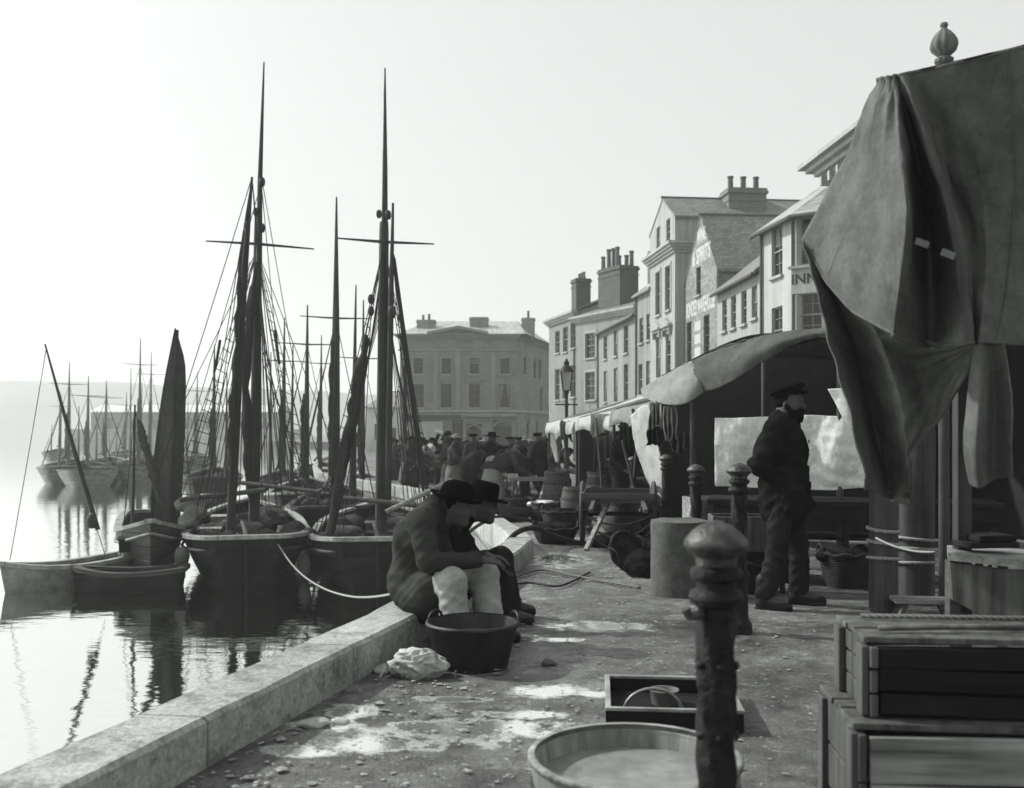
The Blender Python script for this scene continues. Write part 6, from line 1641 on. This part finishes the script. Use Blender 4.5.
cp = MB(); Ft = F @ Matrix.Rotation(R(-21), 3, 'Y'); c0 = hd_ + F @ V((-.01,0,.06))
hat = cp.lathe([(.09,-.012),(.096,.0),(.098,.016),(.118,.032),(.122,.044),(.108,.058),(.06,.068),(0,.07)], 32, c0, Ft, True, sx=1.16).build('cap', m_felt, sm, smooth='auto')
rows = []
for i in range(5):
    r = .09 + .042*i/4; rows.append([c0 + Ft @ V((r*1.12*math.cos(a)*(1 if i == 0 else 1), .094*math.sin(a)*(1-.12*i/4), -.004-.02*(i/4)**1.3 + .0*a)) for a in [R(-62)+R(124)*j/14 for j in range(15)]])
MB().grid(rows).build('peak', m_felt, hat, smooth=True, solid=.006)
sdf('hair', [ell(hd_+F @ V((-.025,0,.02)), (.095,.086,.1), F, 0), ('-e', tuple(hd_+F @ V((.1,0,-.01))), (.11,.11,.14), None, .02), ('-e', tuple(hd_+V((0,0,-.125))), (.13,.12,.07), None, .02)], .01, m_hair, sm)
sdf('beard', [ell(hd_+F @ V((.055,0,-.085)), (.055,.062,.06), F, 0), ell(hd_+F @ V((.085,0,-.115)), (.032,.04,.045), F, .03), cap(hd_+F @ V((.1,-.03,-.05)), hd_+F @ V((.1,.03,-.05)), .013, .013, .02), cap(hd_+F @ V((.0,-.072,-.03)), hd_+F @ V((.05,-.05,-.09)), .02, .025, .02), cap(hd_+F @ V((.0,.072,-.03)), hd_+F @ V((.05,.05,-.09)), .02, .025, .02)], .009, m_hair, sm, folds(.004, 90))

# ------------------------------------------------------------------ the market crowd
def crowd_fig(kind, label, group=None, coat=None, low=None, hatm=None, loc=(0,0,0), rz=0):
    o = empty('person', loc, rz, label, 'person', group)
    stoop = kind in ('stoop', 'stoopw'); woman = kind in ('woman', 'stoopw', 'carry')
    sh_h = 1.36; lean = .0
    if stoop: ch = V((.38,0,1.02)); nk = V((.52,0,1.10)); hd = V((.63,0,1.15)); f = (.8,0,-.6)
    else: ch = V((.02,0,1.2)); nk = V((.04,0,1.38)); hd = V((.08,0,1.53)); f = (1,0,-.1)
    pl = V((0,0,.86)); F = frame(f); H = .026
    b = [ell(hd, (.098,.08,.12), F, 0), cap(hd+F @ V((.09,0,.01)), hd+F @ V((.115,0,-.03)), .012, .018, .02), ell(hd+F @ V((.05,0,-.08)), (.05,.05,.05), F, .03), cap(hd, nk, .06, .065, .03), cap(nk, ch, .1, .15, .05), cap(ch, pl, .14, .14, .05)]
    c = [cap(nk, ch, .11, .19, .06), cap(ch, pl, .19, .2, .06)]; t = []
    for y in (-1, 1):
        sh = nk + (ch-nk)*.25 + V((0,.18*y,0))
        el = sh + (V((.05,.06*y,-.3)) if not stoop else V((.1,.04*y,-.26))); wr = el + (V((.2,-.06*y,-.12)) if kind != 'carry' else V((.16,-.06*y,.2)))
        if kind == 'carry': el = sh + V((.12,.12*y,.1)); wr = el + V((-.02,-.1*y,.28))
        an = V((.03*y,.11*y,.08)); kn = V((.04,.11*y,.46)); hip = V((0,.09*y,.84))
        b += limb(sh, el, wr, .055, .045, .035) + [cap(wr, wr+(wr-el).normalized()*.12, .035, .03, .02)] + limb(hip, kn, an, .08, .06, .045) + [cap(an, an+V((.16,0,-.03)), .045, .035, .02)]
        c += [cap(nk, sh, .09, .085, .05)] + limb(sh, el, wr, .085, .07, .055)
        if not woman: t += [cap(pl, hip, .13, .11, .05)] + limb(hip, kn, an+V((0,0,.04)), .11, .09, .08, .02)
    if not woman: c.append(cap(pl, pl+V((-.01,0,-.16)), .2, .19, .05))
    sdf('body', b, H, m_skin, o, smooth_it=1); sdf('coat', c, H, coat or m_wool, o, folds(.01, 18, len(label)))
    if woman: t = [cap(pl+V((0,0,.08)), V((0,0,.55)), .17, .24, .05), cap(V((0,0,.55)), V((0,0,.16)), .24, .31, .05)]
    sdf('skirt' if woman else 'trousers', t, H, low or m_wool2, o, folds(.012, 16, len(label)+2.))
    if hatm != 'none':
        Ft = F; c0 = hd + F @ V((-.01,0,.05)); wide = .22 if kind == 'woman' else (.145 if kind != 'cap' else .115)
        if kind == 'cap': pr = [(.095,0),(.1,.03),(.13,.05),(.11,.075),(0,.085)]
        else: pr = [(.1,-.004),(wide,-.008),(wide,.006),(.105,.014),(.1,.07),(.075,.1),(0,.105)]
        MB().lathe(pr, 20, c0, Ft).build('hat', hatm or m_felt, o, smooth='auto')
    return o
PZ = lambda px, Y: V(((px-512)*Y/FPX, Y, gz(Y)))
# the few that stand out
crowd_fig('stoop', 'broad backed figure in dark coat stooping over the quay edge', coat=m_wool2, loc=PZ(468,24.0), rz=R(60))
crowd_fig('woman', 'woman in a very wide flat hat at the front of the crowd', low=m_wool, loc=PZ(489,25.0), rz=R(-20))
crowd_fig('stoopw', 'stooping woman in a white apron beside the kerb', low=m_cloth2, coat=m_wool3, loc=PZ(487,21.6)+V((.12,.3,0)), rz=R(-10))
crowd_fig('stoop', 'dark figure bent low over the hand barrow', coat=m_wool, loc=PZ(526,22.5), rz=R(165))
crowd_fig('carry', 'figure with both arms raised to a white tray on the head', low=m_wool2, loc=PZ(445,33.0), rz=R(-100))
ty = PZ(446,33.0); wt = MB(); wt.box((0,0,0),(.75,.5,.03), Matrix.Rotation(R(18), 3, 'Y')); wt.box((-.02,-.24,.05),(.72,.02,.1), Matrix.Rotation(R(18), 3, 'Y')); wt.box((-.02,.24,.05),(.72,.02,.1), Matrix.Rotation(R(18), 3, 'Y'))
o = wt.build('white_tray', M('white_tray_paint', .75, .6, .15), loc=ty+V((.02,.05,1.70))); tag(o, 'tilted white tray held overhead above the crowd', 'tray')
crowd_fig('man', 'man in pale shirt sleeves among the dark coats', coat=m_ducks, low=m_wool, loc=PZ(430,36.0), rz=R(30))
crowd_fig('cap', 'man in a cap at the open side of the end stall', coat=m_wool2, loc=PZ(540,25.0), rz=R(140))
crowd_fig('cap', 'man in a cap stooped in the shade of the bright awning stall', coat=m_wool, loc=PZ(622,17.2), rz=R(-60))
# the mass of dark coated people: four builds, repeated
LG = 'people crowding the head of the quay'; LB = 'person in the thick of the market crowd at the quay head'
m_w4 = M('brown_wool', .07, .95, .4, 5, .6, 160, spec=.0); m_w5 = M('faded_cotton', .16, .95, .3, 5, .6, 160, spec=.0); m_straw = M('straw_hat', .2, .9, .3, 20, .4, 100, spec=.0)
kinds = [crowd_fig('man', LB, LG, m_wool, m_wool2), crowd_fig('woman', LB, LG, m_wool2, m_w4), crowd_fig('cap', LB, LG, m_wool3, m_wool), crowd_fig('stoop', LB, LG, m_w4, m_wool2), crowd_fig('man', LB, LG, m_w4, m_wool, m_wool3),
         crowd_fig('woman', LB, LG, m_wool3, m_w5, m_straw), crowd_fig('cap', LB, LG, m_w5, m_wool), crowd_fig('stoopw', LB, LG, m_wool2, m_w4), crowd_fig('carry', LB, LG, m_wool3, m_wool2)]
rd = random.Random(9); spots = []
tries = 0
while len(spots) < 74 and tries < 6000:
    tries += 1
    Y = rd.uniform(26.5, 52); px = rd.uniform(392, 556); x = (px-512)*Y/FPX
    if x < edge_x(Y) + .6: continue
    if Y < 32 and px > 538: continue
    if any((x-a)**2 + (Y-b_)**2 < .62**2 for a, b_ in spots): continue
    spots.append((x, Y))
for i, (x, Y) in enumerate(spots):
    k = kinds[i % 9]; loc = (x, Y, gz(Y)); rz = rd.uniform(0, 6.28); sc = rd.uniform(.92, 1.06)
    if i < 9: k.location = loc; k.rotation_euler[2] = rz
    else: dup(k, loc, rz, sc=sc)
# goods on the ground among them
for i, (px, Y, lab) in enumerate([(412,27,'basket on the quay edge below the crowd, by the thick mast stays'),(437,26,'basket set by the kerb beside the stooping broad back'),(455,28,'basket between the crowd and the kerb behind the bowler hat'),(506,28,'basket at the feet of the woman in the wide hat')]):
    p = PZ(px, Y); 
    if p.x > edge_x(Y)+.5: basket(p, .3, .34, lab, m_wick, m_fish)

# ================================================================== air, light, camera
hz = bpy.data.materials.new('harbour_haze'); hz.use_nodes = True; t = hz.node_tree; t.nodes.clear()
pv = t.nodes.new('ShaderNodeVolumePrincipled'); pv.inputs['Color'].default_value = (.97,1,.97,1); pv.inputs['Density'].default_value = HAZE; pv.inputs['Anisotropy'].default_value = .0
out = t.nodes.new('ShaderNodeOutputMaterial'); t.links.new(pv.outputs[0], out.inputs['Volume'])
tag(MB().box((-350, 560, 38), (2700, 1500, 2*44.0)).build('haze', hz), kind='stuff')
SUN = V((-.80, .36, .72)).normalized()
w = bpy.data.worlds.new('World'); scene.world = w; w.use_nodes = True; t = w.node_tree; bgd = t.nodes['Background']
sk = t.nodes.new('ShaderNodeTexSky'); sk.sky_type = 'NISHITA'; sk.sun_disc = False; sk.sun_elevation = math.asin(SUN.z); sk.sun_rotation = math.atan2(SUN.x, SUN.y)
sk.air_density = 1.4; sk.dust_density = 6.0; sk.ozone_density = 1.0
bw = t.nodes.new('ShaderNodeRGBToBW'); t.links.new(sk.outputs[0], bw.inputs[0])
tn = t.nodes.new('ShaderNodeMixRGB'); tn.blend_type = 'MULTIPLY'; tn.inputs['Fac'].default_value = 1; tn.inputs[2].default_value = (.985,1.0,.99,1)
ad_ = t.nodes.new('ShaderNodeMath'); ad_.operation = 'ADD'; ad_.inputs[1].default_value = VEIL      # thin even cloud veil over the clear-sky model
t.links.new(bw.outputs[0], ad_.inputs[0]); t.links.new(ad_.outputs[0], tn.inputs[1]); t.links.new(tn.outputs[0], bgd.inputs['Color']); bgd.inputs['Strength'].default_value = SKY
sl_ = bpy.data.lights.new('sun', 'SUN'); sl_.energy = SUNE; sl_.angle = R(2.0); sl_.color = (1.0,.995,.98)
so = bpy.data.objects.new('sun', sl_); COL.objects.link(so); so.rotation_euler = SUN.to_track_quat('Z', 'Y').to_euler()
cm_ = bpy.data.cameras.new('camera'); co_ = bpy.data.objects.new('camera', cm_); COL.objects.link(co_); scene.camera = co_
co_.location = (0,0,CAM_H); co_.rotation_euler = (R(90),0,0); cm_.sensor_width = 36; cm_.lens = 36*FPX/1024; cm_.clip_start = .05; cm_.clip_end = 4000
cm_.shift_y = (HOR-394)/1024
cm_.dof.use_dof = True; cm_.dof.focus_distance = 8.5; cm_.dof.aperture_fstop = 3.2
vs = scene.view_settings; vs.view_transform = 'Standard'; vs.look = 'None'; vs.exposure = EXPO; vs.gamma = 1; vs.use_curve_mapping = False
scene.render.film_transparent = False
scene.cycles.volume_step_rate = 4.0; scene.cycles.volume_max_steps = 64; scene.cycles.max_bounces = 6; scene.cycles.volume_bounces = 1; scene.cycles.use_adaptive_sampling = True; scene.cycles.adaptive_threshold = .02
scene.cycles.use_denoising = True
